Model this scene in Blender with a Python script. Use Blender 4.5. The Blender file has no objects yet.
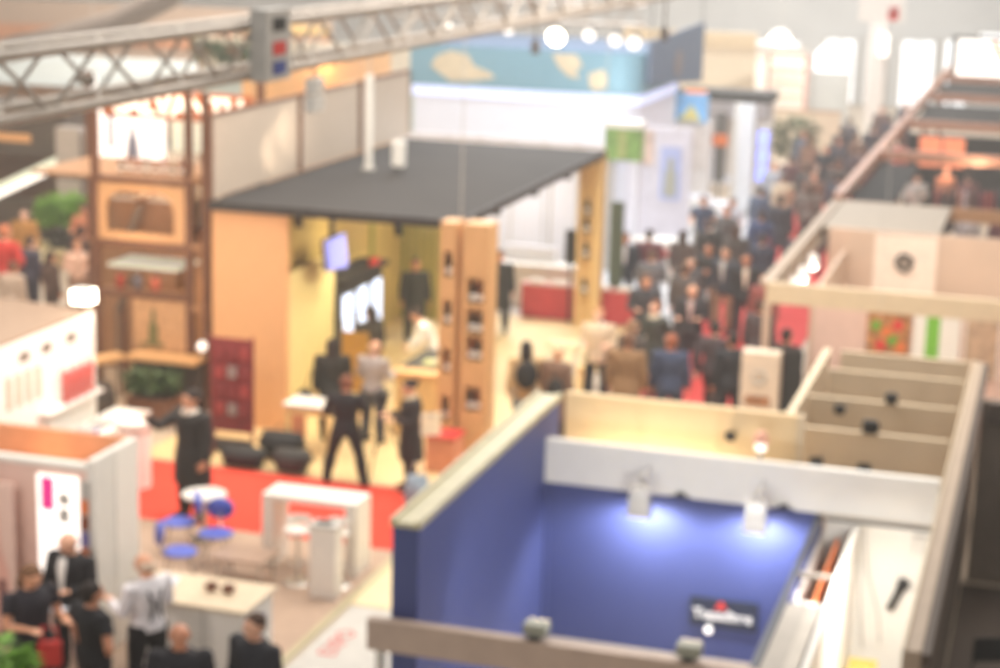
import bpy, bmesh, math, random
from mathutils import Vector, Matrix
random.seed(7)
PI = math.pi
C = bpy.context.scene.collection
V = Vector

# ---------------------------------------------------------------- materials
def lin(h):
    if isinstance(h, str):
        h = [int(h[i:i+2], 16)/255 for i in (0, 2, 4)]
    return [c/12.92 if c <= .04045 else ((c+.055)/1.055)**2.4 for c in h]
MATS = {}
def mat(name, col, rough=.6, metal=0, var=.08, scale=6., emit=0, wood=False, ecol=None):
    if name in MATS: return MATS[name]
    m = bpy.data.materials.new(name); m.use_nodes = True
    nt = m.node_tree; b = nt.nodes['Principled BSDF']
    c = lin(col)
    b.inputs['Roughness'].default_value = rough
    b.inputs['Metallic'].default_value = metal
    tc = nt.nodes.new('ShaderNodeTexCoord')
    n = nt.nodes.new('ShaderNodeTexNoise'); n.inputs['Scale'].default_value = scale
    n.inputs['Detail'].default_value = 3
    if wood:
        mp = nt.nodes.new('ShaderNodeMapping'); mp.inputs['Scale'].default_value = (6, 6, .5)
        nt.links.new(tc.outputs['Object'], mp.inputs['Vector']); nt.links.new(mp.outputs['Vector'], n.inputs['Vector'])
    else:
        nt.links.new(tc.outputs['Object'], n.inputs['Vector'])
    r = nt.nodes.new('ShaderNodeValToRGB')
    r.color_ramp.elements[0].position = .3; r.color_ramp.elements[1].position = .7
    r.color_ramp.elements[0].color = [x*(1-var) for x in c]+[1]
    r.color_ramp.elements[1].color = [min(1, x*(1+var)) for x in c]+[1]
    nt.links.new(n.outputs['Fac'], r.inputs['Fac']); nt.links.new(r.outputs['Color'], b.inputs['Base Color'])
    if emit:
        b.inputs['Emission Color'].default_value = lin(ecol or col)+[1]
        b.inputs['Emission Strength'].default_value = emit
    MATS[name] = m
    return m

# ---------------------------------------------------------------- mesh builder
class MB:
    def __init__(s): s.bm = bmesh.new()
    def box(s, x, y, z, rz=0, bev=0, c=None):
        x0, x1 = x; y0, y1 = y; z0, z1 = z
        ps = [(x0,y0,z0),(x1,y0,z0),(x1,y1,z0),(x0,y1,z0),(x0,y0,z1),(x1,y0,z1),(x1,y1,z1),(x0,y1,z1)]
        if rz:
            cx, cy = c or ((x0+x1)/2, (y0+y1)/2); k, q = math.cos(rz), math.sin(rz)
            ps = [(cx+(a-cx)*k-(b-cy)*q, cy+(a-cx)*q+(b-cy)*k, d) for a, b, d in ps]
        vs = [s.bm.verts.new(p) for p in ps]
        fs = [s.bm.faces.new([vs[i] for i in f]) for f in ((0,3,2,1),(4,5,6,7),(0,1,5,4),(1,2,6,5),(2,3,7,6),(3,0,4,7))]
        if bev:
            es = list({e for f in fs for e in f.edges})
            bmesh.ops.bevel(s.bm, geom=es, offset=bev, segments=2, affect='EDGES', profile=.5)
        return s
    def hexa(s, bot, top):
        vs = [s.bm.verts.new(p) for p in list(bot)+list(top)]
        for f in ((0,3,2,1),(4,5,6,7),(0,1,5,4),(1,2,6,5),(2,3,7,6),(3,0,4,7)): s.bm.faces.new([vs[i] for i in f])
        return s
    def tube(s, pts, rads, n=10, side=(1,0,0), sq=False):
        pts = [V(p) for p in pts]
        if not isinstance(rads, (list,)): rads = [rads]*len(pts)
        rings = []; sd = V(side)
        for i, p in enumerate(pts):
            t = (pts[min(i+1, len(pts)-1)]-pts[max(i-1, 0)])
            if t.length < 1e-9: t = V((0,0,1))
            t.normalize()
            u = sd - t*sd.dot(t)
            if u.length < 1e-3:
                q = V((0,1,0)); u = q - t*q.dot(t)
                if u.length < 1e-3: q = V((0,0,1)); u = q - t*q.dot(t)
            u.normalize(); w = t.cross(u)
            a, b = rads[i] if isinstance(rads[i], tuple) else (rads[i], rads[i])
            rings.append([s.bm.verts.new(p+u*a*math.cos(2*PI*k/n)+w*b*math.sin(2*PI*k/n)) for k in range(n)])
        for r0, r1 in zip(rings, rings[1:]):
            for k in range(n): s.bm.faces.new((r0[k], r0[(k+1)%n], r1[(k+1)%n], r1[k]))
        s.bm.faces.new(rings[0][::-1]); s.bm.faces.new(rings[-1])
        return s
    def cyl(s, x, y, z, r, n=20, r2=None):
        return s.tube([(x,y,z[0]),(x,y,z[1])], [r, r if r2 is None else r2], n)
    def ell(s, c, r, n=14, m=9):
        c = V(c); rx, ry, rz = (r, r, r) if not isinstance(r, tuple) else r
        pts = [(c.x, c.y, c.z-rz*math.cos(PI*i/m)) for i in range(m+1)]
        rads = [(max(1e-4, rx*math.sin(PI*i/m)), max(1e-4, ry*math.sin(PI*i/m))) for i in range(m+1)]
        return s.tube(pts, rads, n)
    def prism(s, poly, axis, d0, d1):
        """poly: 2D list; axis 'x','y','z' extruded from d0 to d1"""
        def P(a, b, d): return {'x': (d, a, b), 'y': (a, d, b), 'z': (a, b, d)}[axis]
        A = [s.bm.verts.new(P(a, b, d0)) for a, b in poly]; B = [s.bm.verts.new(P(a, b, d1)) for a, b in poly]
        n = len(poly)
        s.bm.faces.new(A[::-1]); s.bm.faces.new(B)
        for i in range(n): s.bm.faces.new((A[i], A[(i+1)%n], B[(i+1)%n], B[i]))
        return s
    def ring(s, c, R, r, axis='y', n=32, k=8):
        c = V(c); vs = []
        ax = {'y': (V((1,0,0)), V((0,0,1)), V((0,1,0))), 'z': (V((1,0,0)), V((0,1,0)), V((0,0,1)))}[axis]
        for i in range(n):
            a = 2*PI*i/n; d = ax[0]*math.cos(a)+ax[1]*math.sin(a)
            vs.append([s.bm.verts.new(c+d*(R+r*math.cos(2*PI*j/k))+ax[2]*r*math.sin(2*PI*j/k)) for j in range(k)])
        for i in range(n):
            for j in range(k): s.bm.faces.new((vs[i][j], vs[(i+1)%n][j], vs[(i+1)%n][(j+1)%k], vs[i][(j+1)%k]))
        return s
    def leaf(s, p, d, L, w):
        p, d = V(p), V(d).normalized(); u = d.cross(V((0,0,1)))
        if u.length < .1: u = V((1,0,0))
        u.normalize(); up = u.cross(d)
        a = [p, p+d*L*.5+u*w+up*.02, p+d*L-up*L*.25, p+d*L*.5-u*w+up*.02]
        s.bm.faces.new([s.bm.verts.new(q) for q in a]); return s
    def mesh(s, name, off=None, smooth=False):
        bmesh.ops.recalc_face_normals(s.bm, faces=s.bm.faces[:])
        if off is not None: bmesh.ops.translate(s.bm, verts=s.bm.verts[:], vec=-V(off))
        me = bpy.data.meshes.new(name); s.bm.to_mesh(me); s.bm.free()
        if smooth:
            for p in me.polygons: p.use_smooth = True
        return me

def wloc(o):
    p = V((0,0,0))
    while o is not None: p = p+o.location; o = o.parent
    return p
def link(name, me, m, parent=None, loc=(0,0,0)):
    o = bpy.data.objects.new(name, me); C.objects.link(o); o.location = loc
    if m: o.data.materials.append(m)
    if parent is not None: o.parent = parent
    return o
def tag(o, label=None, cat=None, group=None, kind=None):
    if label: o['label'] = label
    if cat: o['category'] = cat
    if group: o['group'] = group
    if kind: o['kind'] = kind
    return o
def thing(name, label, cat, loc, group=None, rz=0):
    o = bpy.data.objects.new(name, None); C.objects.link(o); o.location = loc; o.rotation_euler[2] = rz
    o.empty_display_size = .2
    return tag(o, label, cat, group)
def part(name, mb, m, parent, label=None, smooth=False, local=False):
    o = link(name, mb.mesh(name, None if local else wloc(parent), smooth), m, parent)
    return tag(o, label)
def solo(name, mb, m, label, cat, loc=(0,0,0), group=None, smooth=False):
    return tag(link(name, mb.mesh(name, loc, smooth), m, None, loc), label, cat, group)
def struct(name, mb, m): return tag(link(name, mb.mesh(name), m), kind='structure')
def copy_tree(o, parent=None):
    c = o.copy(); C.objects.link(c)
    if parent is not None: c.parent = parent
    for ch in list(o.children): copy_tree(ch, c)
    return c
def text(name, s, size, m, parent, loc, rot=(PI/2,0,0), ext=.01, align='CENTER', bold=0):
    cu = bpy.data.curves.new(name, 'FONT'); cu.body = s; cu.size = size; cu.extrude = ext; cu.align_x = align; cu.align_y = 'CENTER'; cu.offset = bold
    t = bpy.data.objects.new(name, cu); C.objects.link(t)
    bpy.context.view_layer.update()
    me = bpy.data.meshes.new_from_object(t.evaluated_get(bpy.context.evaluated_depsgraph_get()))
    bpy.data.objects.remove(t); bpy.data.curves.remove(cu)
    me.materials.clear()
    o = link(name, me, m, parent); o.location = V(loc)-(wloc(parent) if parent else V((0,0,0))); o.rotation_euler = rot
    return o
def area(name, loc, size, power, col=(1,1,1), rot=(0,0,0), sy=None, spread=PI):
    l = bpy.data.lights.new(name, 'AREA'); l.energy = power; l.color = col; l.size = size; l.spread = spread
    if sy: l.shape = 'RECTANGLE'; l.size_y = sy
    o = bpy.data.objects.new(name, l); C.objects.link(o); o.location = loc; o.rotation_euler = rot; return o
def spot(name, loc, to, power, ang=70, col=(1,1,1), blend=.5, rad=.06):
    l = bpy.data.lights.new(name, 'SPOT'); l.energy = power; l.color = col; l.spot_size = math.radians(ang); l.spot_blend = blend; l.shadow_soft_size = rad
    o = bpy.data.objects.new(name, l); C.objects.link(o); o.location = loc
    o.rotation_euler = (V(to)-V(loc)).to_track_quat('-Z', 'Y').to_euler(); return o
def point(name, loc, power, col=(1,1,1), rad=.1):
    l = bpy.data.lights.new(name, 'POINT'); l.energy = power; l.color = col; l.shadow_soft_size = rad
    o = bpy.data.objects.new(name, l); C.objects.link(o); o.location = loc; return o

# ---------------------------------------------------------------- palette
M_floor = mat('hall_floor', 'b9a893', .55, var=.05, scale=.6)
M_red = mat('red_carpet', 'd8402a', .9, var=.06, scale=9)
M_redpink = mat('red_aisle', 'c8403c', .9, var=.06, scale=9)
M_taupe = mat('taupe_carpet', 'b39a86', .9, var=.06)
M_cream = mat('cream_floor', 'e2cfa6', .6, var=.05)
M_lam = mat('pale_wood_floor', 'dcc08c', .5, var=.1, wood=True)
M_white = mat('white_laminate', 'e9e5dd', .4, var=.02)
M_matwhite = mat('white_paint', 'dcd8d0', .7, var=.03)
M_grey = mat('pale_grey', 'b9b5ae', .6)
M_cold = mat('cold_white', 'dfe1ea', .6, var=.02)
M_blue = mat('royal_blue', '434c7e', .6, var=.03, scale=2)
M_rail = mat('beige_rail', 'cdbb9f', .6)
M_brownrail = mat('brown_rail', '9c8975', .6)
M_olive = mat('olive_aluminium', 'b9b08c', .45, var=.1)
M_header = mat('taupe_header', 'b09a8a', .6, var=.05)
M_beige = mat('beige_partition', 'd2bfa4', .7, var=.03, scale=2)
M_beige2 = mat('pink_beige', 'c9ae98', .7, var=.04, scale=2)
M_warmbeige = mat('warm_beige', 'd8bf96', .7, var=.05, scale=2)
M_roof = mat('dark_roof', '312d2a', .85, var=.12, scale=.8)
M_roofedge = mat('dark_edge', '33302e', .5)
M_pinkwood = mat('orange_wood', 'deaa78', .55, var=.06, wood=True)
M_wood = mat('light_wood', 'd8a873', .5, var=.12, wood=True)
M_wood2 = mat('yellow_wood', 'e6c488', .5, var=.12, wood=True)
M_timber = mat('brown_timber', '6e4832', .6, var=.2, wood=True)
M_tan = mat('tan_timber', 'a67c58', .6, var=.15, wood=True)
M_yellow = mat('mustard_wall', 'cdb56a', .7, var=.05, scale=2)
M_cy = mat('cream_yellow', 'e0cf94', .7, var=.04)
M_green = mat('leaf_green', '6f9a34', .6, var=.35, scale=14)
M_dkgreen = mat('dark_green', '44582e', .6, var=.3, scale=10)
M_black = mat('black_plastic', '1f1d1d', .7)
M_cloth = mat('black_cloth', '141210', .95, var=.2)
M_char = mat('charcoal', '34322f', .7)
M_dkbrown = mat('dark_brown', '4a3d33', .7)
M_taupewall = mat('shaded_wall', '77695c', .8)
M_metal = mat('truss_aluminium', 'a2978b', .45, metal=.35, var=.1)
M_chrome = mat('bright_metal', 'cfcbc4', .25, metal=.7)
M_glass = mat('bottle_glass', '2b211c', .15)
M_amber = mat('bottle_amber', '7a3a22', .2)
M_maroon = mat('maroon_cloth', '7a2c2c', .8, var=.25, scale=12)
M_teal = mat('teal_banner', '7398a6', .6, var=.03)
M_sand = mat('sand_print', 'c9b99c', .7, var=.15)
M_navy = mat('navy_banner', '56677d', .6, var=.05)
M_dnavy = mat('dark_navy', '232a3d', .5)
M_purple = mat('logo_purple', '6a5f9a', .6)
M_redp = mat('red_print', 'cf3b35', .6)
M_orangep = mat('orange_print', 'd8743c', .6)
M_copper = mat('copper_beam', '9a6c54', .5, var=.15)
M_skyp = mat('sky_print', '7db4e0', .6, var=.2, scale=3)
M_pink = mat('pink_wall', 'dcbcae', .7, var=.04)
M_pale = mat('hall_wall', 'c9cac8', .8, var=.05, scale=.4)
M_hallbeige = mat('hall_beige', 'd6c8b0', .8, var=.04)
E_white = mat('lit_white', 'fff6ee', emit=.95)
E_warm = mat('lit_warm', 'ffe0b4', emit=5)
E_lamp = mat('lamp_glow', 'fff4e0', emit=7)
E_cold = mat('lit_cold', 'cfe0ff', emit=1.1)
E_day = mat('daylight_pane', 'f6fbff', emit=.65)
E_screen = mat('screen_blue', '8088e0', emit=.55)
E_led = mat('led_blue', '8f9cff', emit=1.0)
E_lightblue = mat('lit_blue_band', 'cfd8f8', emit=.55)
E_green = mat('lit_green_print', '6f8f4a', emit=.25, var=.5, scale=5)
E_orange = mat('lit_copper', 'e08058', emit=.35, var=.2, scale=4)
E_letter = mat('lit_letter', 'fff0dc', emit=1.1)
E_pale = mat('lit_pale_green', 'dfe6d4', emit=.35)
E_mag = mat('screen_magenta', 'd03080', emit=.5)
E_frame = mat('frame_orange', 'e8884a', emit=.5)
E_ceil = mat('hall_lamp', 'ffffff', emit=6)
# ---------------------------------------------------------------- people
SH, EL, WR = .185, .29, .26
def unit(v): return V(v).normalized()
POSES = {
 'stand': dict(arms=(((-.16,.02,-1),(-.06,-.22,-1)),((.16,.02,-1),(.06,-.2,-1))), legs=(((-.05,0,-1),(-.02,.03,-1)),((.05,-.02,-1),(.02,.04,-1)))),
 'walk':  dict(arms=(((-.14,-.3,-1),(-.05,-.6,-1)),((.14,.32,-1),(.05,.05,-1))), legs=(((-.03,.3,-1),(-.01,.5,-1)),((.03,-.38,-1),(.01,-.02,-1))), lean=.05),
 'hold':  dict(arms=(((-.2,-.1,-1),(.25,-1,.15)),((.2,-.1,-1),(-.25,-1,.2))), legs=(((-.06,0,-1),(-.03,.03,-1)),((.06,-.05,-1),(.03,.06,-1))), nod=.25),
 'cross': dict(arms=(((-.25,-.2,-1),(.85,-.55,.15)),((.25,-.22,-1),(-.85,-.6,.1))), legs=(((-.08,0,-1),(-.03,.03,-1)),((.05,-.02,-1),(.02,.04,-1)))),
 'raise': dict(arms=(((-.2,-.7,-.5),(.15,-.7,.75)),((.16,.0,-1),(.06,-.25,-1))), legs=(((-.06,0,-1),(-.02,.03,-1)),((.06,-.04,-1),(.03,.05,-1)))),
 'lean':  dict(arms=(((-.15,-.7,-1),(.1,-.9,-.5)),((.15,-.7,-1),(-.1,-.9,-.5))), legs=(((-.06,.05,-1),(-.02,.1,-1)),((.06,-.08,-1),(.02,.12,-1))), lean=.38, nod=.2),
 'wide':  dict(arms=(((-.35,-.1,-1),(.3,-.75,-.25)),((.35,-.1,-1),(-.3,-.75,-.25))), legs=(((-.26,0,-1),(-.16,.05,-1)),((.26,-.05,-1),(.16,.06,-1))), nod=.3),
 'hip':   dict(arms=(((-.6,.2,-1),(.6,-.35,-.6)),((.16,.02,-1),(.06,-.3,-1))), legs=(((-.1,0,-1),(-.03,.03,-1)),((.03,-.12,-1),(.02,.08,-1)))),
 'sit':   dict(arms=(((-.15,-.5,-1),(.2,-1,-.1)),((.15,-.5,-1),(-.2,-1,-.1))), legs=(((-.12,-1,-.08),(-.02,.02,-1)),((.12,-1,-.08),(.02,-.05,-1))), lean=.1, nod=.1),
}
TORSO = [(.80,.12,.095,.0),(.88,.162,.118,.005),(.97,.158,.11,.0),(1.07,.138,.098,-.005),(1.18,.15,.11,-.005),(1.29,.168,.12,0),(1.37,.178,.112,.005),(1.42,.165,.09,.012),(1.455,.115,.07,.015),(1.485,.064,.06,.012)]
def skeleton(p):
    d = POSES[p]; J = {}
    for i, s in enumerate((-1, 1)):
        sh = V((s*SH, .01, 1.405)); a, b = (unit(q) for q in d['arms'][i])
        el = sh+a*EL; wr = el+b*WR
        hip = V((s*.09, 0, .9)); t, c = (unit(q) for q in d['legs'][i])
        kn = hip+t*.42; an = kn+c*.40
        J[s] = dict(sh=sh, el=el, wr=wr, hd=b, hip=hip, kn=kn, an=an)
    return J, d
def deform(bm, d, upper=True):
    L, nod = d.get('lean', 0), d.get('nod', 0)
    for v in bm.verts:
        p = v.co
        if nod and p.z > 1.47 and abs(p.x) < .13:
            f = min(1, (p.z-1.47)/.1); r = Matrix.Rotation(nod*f, 3, 'X'); o = V((0, .01, 1.5)); p = o+r@(p-o)
        if L and p.z > .86:
            f = min(1, (p.z-.86)/.35); r = Matrix.Rotation(L*f, 3, 'X'); o = V((0, 0, .92)); p = o+r@(p-o)
        v.co = p
def arm_tube(mb, j, e, end=1.0):
    el = j['el']; wr = j['wr']
    mb.ell(j['sh'], .062+e)
    if end >= 1: mb.tube([j['sh'], j['sh'].lerp(el, .5), el, el.lerp(wr, .4), wr], [.056+e, .049+e, .043+e, .041+e, .029+e], 10)
    else: mb.tube([j['sh'], j['sh'].lerp(el, end)], [.058+e, .055+e], 10)
def leg_tube(mb, j, e, flare=0):
    mb.ell(j['hip'], (.088+e, .1+e, .1+e))
    h, k, a = j['hip'], j['kn'], j['an']
    mb.tube([h, h.lerp(k, .5), k, k.lerp(a, .35), a], [.09+e, .077+e, .057+e, .058+e+flare, .038+e+flare], 12)
def torso(mb, e, z0=.8, z1=1.5):
    s = [t for t in TORSO if z0-.001 <= t[0] <= z1]
    mb.tube([(0, t[3], t[0]) for t in s], [(t[1]+e, t[2]+e) for t in s], 20)
def hand(mb, j, s):
    w, d = j['wr'], j['hd']
    n = V((-s, 0, 0)) - d*V((-s, 0, 0)).dot(d)
    if abs(d.y) > .6: n = V((0, 0, -1)) - d*V((0, 0, -1)).dot(d)
    n.normalize(); u = d.cross(n)
    if u.y > .0 and abs(d.y) <= .6: u = -u
    if abs(d.y) > .6 and u.x*s > 0: u = -u
    mb.tube([w-d*.01, w+d*.03, w+d*.085], [(.024, .022), (.04, .018), (.041, .014)], 10, side=u)
    for k, (o, L) in enumerate(((.030, .068), (.010, .078), (-.011, .072), (-.031, .056))):
        p = w+d*.083+u*o; pts = [p-d*.02, p]; dd = d.copy()
        for q in range(3):
            dd = (Matrix.Rotation(.3, 3, d.cross(n))@dd); pts.append(pts[-1]+dd*L/3)
        mb.tube(pts, [.0095, .0095, .009, .0085, .007], 8)
    b = w+d*.03+u*.03; t1 = (u*.8+d*.7+n*.25).normalized(); t2 = (u*.3+d+n*.35).normalized()
    mb.tube([b-u*.015, b+t1*.035, b+t1*.035+t2*.034], [.014, .012, .009], 8)
def head(mb):
    mb.tube([(0,.014,1.44),(0,.006,1.5),(0,-.002,1.56)], [(.06,.06),(.052,.055),(.05,.056)], 14)
    mb.ell((0, .0, 1.638), (.075, .094, .1), 18, 12)
    mb.ell((0, -.028, 1.578), (.056, .068, .062), 16, 10)
    mb.ell((0, -.078, 1.545), (.024, .02, .018))
    mb.tube([(0,-.088,1.65),(0,-.104,1.622),(0,-.109,1.606),(0,-.094,1.598)], [.009,.012,.016,.012], 8)
    mb.tube([(-.05,-.07,1.662),(0,-.09,1.66),(.05,-.07,1.662)], [.008,.012,.008], 8, side=(0,0,1))
    mb.tube([(-.024,-.086,1.573),(0,-.096,1.575),(.024,-.086,1.573)], [.004,.009,.004], 8, side=(0,0,1))
    for s in (-1, 1):
        mb.ell((s*.076, .008, 1.625), (.011, .022, .031), 10, 7)
        mb.ell((s*.035, -.068, 1.61), (.026, .024, .02))
def remeshed(mb, name, vox, dec):
    me = mb.mesh(name); o = bpy.data.objects.new(name, me); C.objects.link(o)
    r = o.modifiers.new('r', 'REMESH'); r.mode = 'VOXEL'; r.voxel_size = vox
    sm = o.modifiers.new('s', 'SMOOTH'); sm.factor = .5; sm.iterations = 2
    dm = o.modifiers.new('d', 'DECIMATE'); dm.ratio = dec
    bpy.context.view_layer.update()
    out = bpy.data.meshes.new_from_object(o.evaluated_get(bpy.context.evaluated_depsgraph_get()))
    bpy.data.objects.remove(o); bpy.data.meshes.remove(me)
    for p in out.polygons: p.use_smooth = True
    out.name = name
    return out
BANK = {}
def bank(pose, what):
    k = (pose, what)
    if k in BANK: return BANK[k]
    J, d = skeleton(pose); mb = MB(); vox, dec = .014, .45
    if what == 'body':
        torso(mb, -.004); head(mb); vox, dec = .0085, .3
        for s in (-1, 1):
            arm_tube(mb, J[s], -.004); hand(mb, J[s], s); leg_tube(mb, J[s], -.004)
            a = J[s]['an']; mb.tube([a+V((0,.03,-.04)), a+V((0,-.05,-.045)), a+V((0,-.14,-.06))], [(.034,.035),(.04,.03),(.036,.016)], 10)
    elif what == 'jacket':
        torso(mb, .02, .88); mb.tube([(0,.0,.80),(0,.0,.92)], [(.185,.14),(.185,.14)], 20)
        for s in (-1, 1): arm_tube(mb, J[s], .014)
    elif what == 'tee':
        torso(mb, .014, .88)
        for s in (-1, 1): arm_tube(mb, J[s], .012, .55)
    elif what == 'shirt':
        torso(mb, .013, .88)
        for s in (-1, 1): arm_tube(mb, J[s], .009)
    elif what == 'coat':
        torso(mb, .026, .88); mb.tube([(0,.01,.5),(0,.005,.75),(0,.0,.95)], [(.225,.175),(.21,.165),(.19,.145)], 20)
        for s in (-1, 1): arm_tube(mb, J[s], .018)
    elif what == 'trousers':
        mb.tube([(0,.003,.80),(0,.005,.88),(0,.0,.99)], [(.13,.105),(.172,.128),(.166,.119)], 20)
        for s in (-1, 1): leg_tube(mb, J[s], .013, .012)
    elif what == 'skirt':
        mb.tube([(0,.01,.5),(0,.005,.75),(0,.0,1.0)], [(.2,.16),(.19,.15),(.168,.12)], 20)
    elif what in ('shoe_l', 'shoe_r'):
        a = J[-1 if what[-1] == 'l' else 1]['an']
        mb.tube([a+V((0,.045,-.035)), a+V((0,.0,-.03)), a+V((0,-.07,-.04)), a+V((0,-.17,-.058))], [(.036,.045),(.046,.05),(.05,.038),(.036,.022)], 12); vox = .012
    elif what == 'hair_short':
        mb.ell((0, .02, 1.668), (.083, .096, .092), 18, 12); mb.ell((0, .05, 1.61), (.07, .06, .08)); vox = .011
    elif what == 'hair_long':
        mb.ell((0, .018, 1.668), (.087, .1, .094), 18, 12); mb.tube([(0,.05,1.66),(0,.07,1.55),(0,.085,1.42)], [(.088,.06),(.095,.055),(.08,.035)], 14); vox = .012
    elif what == 'hair_bun':
        mb.ell((0, .018, 1.668), (.083, .097, .092), 18, 12); mb.ell((0, .115, 1.69), .045); vox = .011
    elif what == 'hair_ring':
        mb.ell((0, .035, 1.615), (.083, .072, .058), 18, 12); vox = .01
    elif what == 'cap':
        mb.ell((0, .005, 1.685), (.088, .103, .072), 18, 12); mb.tube([(0,-.06,1.685),(0,-.17,1.672)], [(.08,.012),(.065,.008)], 12); vox = .01
    elif what == 'hat':
        mb.ell((0, .008, 1.69), (.092, .106, .085), 18, 12); mb.tube([(0,.005,1.66),(0,.005,1.675)], [(.125,.14),(.125,.14)], 20); vox = .012
    elif what == 'scarf':
        mb.tube([(0,.0,1.43),(0,-.004,1.47),(0,-.004,1.51)], [(.12,.1),(.105,.1),(.075,.078)], 16); vox = .014
    elif what == 'shirt_front':
        mb.tube([(0,-.105,1.47),(0,-.128,1.38),(0,-.138,1.28),(0,-.134,1.15),(0,-.13,1.05)], [(.04,.012),(.055,.012),(.045,.012),(.03,.012),(.015,.012)], 10); vox = .01
    elif what == 'strap':
        for s in (-1, 1):
            mb.tube([(s*.1,-.118,1.05),(s*.1,-.14,1.25),(s*.1,-.11,1.42),(s*.095,.02,1.475),(s*.07,.12,1.36),(s*.03,.135,1.2),(s*.06,.125,1.02)], [(.02,.008)]*7, 8)
        vox = .009
    elif what in ('eye_l', 'eye_r'):
        mb.ell(((-1 if what[-1] == 'l' else 1)*.031, -.083, 1.638), (.013, .008, .007), 8, 6)
    elif what == 'backpack':
        mb.ell((0, .22, 1.22), (.17, .11, .24))
        for s in (-1, 1): mb.tube([(s*.1,.13,1.08),(s*.11,-.12,1.12),(s*.11,-.14,1.3),(s*.1,.0,1.485),(s*.1,.15,1.38)], .018, 8)
    deform(mb.bm, d)
    if what[:4] == 'eye_': me = mb.mesh('eye', smooth=True)
    else: me = remeshed(mb, what, vox, dec)
    BANK[k] = me
    return me
SKIN = [mat('skin_%d' % i, c, .5, var=.05) for i, c in enumerate(('e0aa8c', 'd59b7a', 'c98a6a', 'e8b9a0'))]
CLOTH = {}
def cloth(h):
    if h not in CLOTH: CLOTH[h] = mat('cloth_'+h, h, .85, var=.12, scale=18)
    return CLOTH[h]
FLOORZ = {}
def person(x, y, rz, pose, top, tcol, pcol, hair, hcol, label, group=None, z=0.02, sc=1., extra=(), skin=None, shoe='22201f', lower='trousers', bulk=1.06):
    """rz degrees: 0 faces the camera end of the hall, 180 faces away"""
    def lk(name, what, col, parent=None, m=None):
        me = bank(pose, what)
        if not me.materials: me.materials.append(None)
        o = bpy.data.objects.new(name, me); C.objects.link(o)
        o.material_slots[0].link = 'OBJECT'; o.material_slots[0].material = m or cloth(col)
        if parent is not None: o.parent = parent
        return o
    b = lk('person', 'body', None, None, SKIN[random.randrange(4) if skin is None else skin])
    if pose not in FLOORZ:
        FLOORZ[pose] = min(v.co.z for w in ('body', 'shoe_l', 'shoe_r') for v in bank(pose, w).vertices)
    b.scale = (sc*1.13*bulk, sc*1.1*bulk, sc*1.02)
    b.location = (x, y, z-FLOORZ[pose]*sc*1.02); b.rotation_euler[2] = math.radians(rz)
    tag(b, label, 'person', group)
    lk({'tee': 't_shirt', 'shirt': 'shirt', 'jacket': 'jacket', 'coat': 'coat'}[top], top, tcol, b)
    lk(lower, lower, pcol, b)
    lk('shoe', 'shoe_l', shoe, b); lk('shoe', 'shoe_r', shoe, b)
    if hair: lk({'cap': 'cap', 'hat': 'hat'}.get(hair, 'hair'), hair if hair in ('cap', 'hat') else 'hair_'+hair, hcol, b)
    lk('eye', 'eye_l', '2a1d18', b); lk('eye', 'eye_r', '2a1d18', b)
    for e in extra:
        w, c = e; lk({'shirt_front': 'shirt_front', 'strap': 'strap', 'scarf': 'scarf', 'backpack': 'backpack'}[w], w, c, b)
    return b
# ================================================================ setting
struct('floor', MB().box((-60, 14), (6, 92.3), (-.3, 0)), M_floor)
w = MB(); w.box((-60, 14), (92.0, 92.3), (0, 14)); struct('wall_back', w, M_pale)
struct('wall_left', MB().box((-60.3, -60), (6, 92.3), (0, 14)), M_hallbeige)
struct('wall_right', MB().box((14, 14.3), (6, 92.3), (0, 14)), M_pale)
# hall doors and windows in the far wall, bright with daylight
for i, (x0, x1, z0, z1) in enumerate(((-11.2, -9.7, 0, 3.1), (-9.2, -8.2, 0, 3.3), (-7.6, -6.0, 0, 3.2), (-5.6, -4.4, 0, 3.3))):
    d = tag(link('door_%d' % (i+1), MB().box((x0-.12, x1+.12), (91.86, 91.99), (z0, z1+.12)).mesh('door', ((x0+x1)/2, 91.9, 0)), M_grey, None, ((x0+x1)/2, 91.9, 0)), kind='structure')
    n = 2 if x1-x0 > 1.2 else 1
    for k in range(n):
        a = x0+(x1-x0)*k/n; b = x0+(x1-x0)*(k+1)/n
        part('door_pane', MB().box((a+.05, b-.05), (91.80, 91.88), (.1, z1)), E_day, d)
for i, (x0, x1, z0, z1) in enumerate(((-16.4, -12.4, .8, 2.9), (-4.0, -1.2, 1.5, 3.7))):
    d = tag(link('window_%d' % (i+1), MB().box((x0-.12, x1+.12), (91.84, 91.99), (z0-.12, z1+.12)).mesh('window', ((x0+x1)/2, 91.9, 0)), M_grey, None, ((x0+x1)/2, 91.9, 0)), kind='structure')
    part('window_pane', MB().box((x0, x1), (91.80, 91.86), (z0, z1)), E_day, d)
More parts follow.
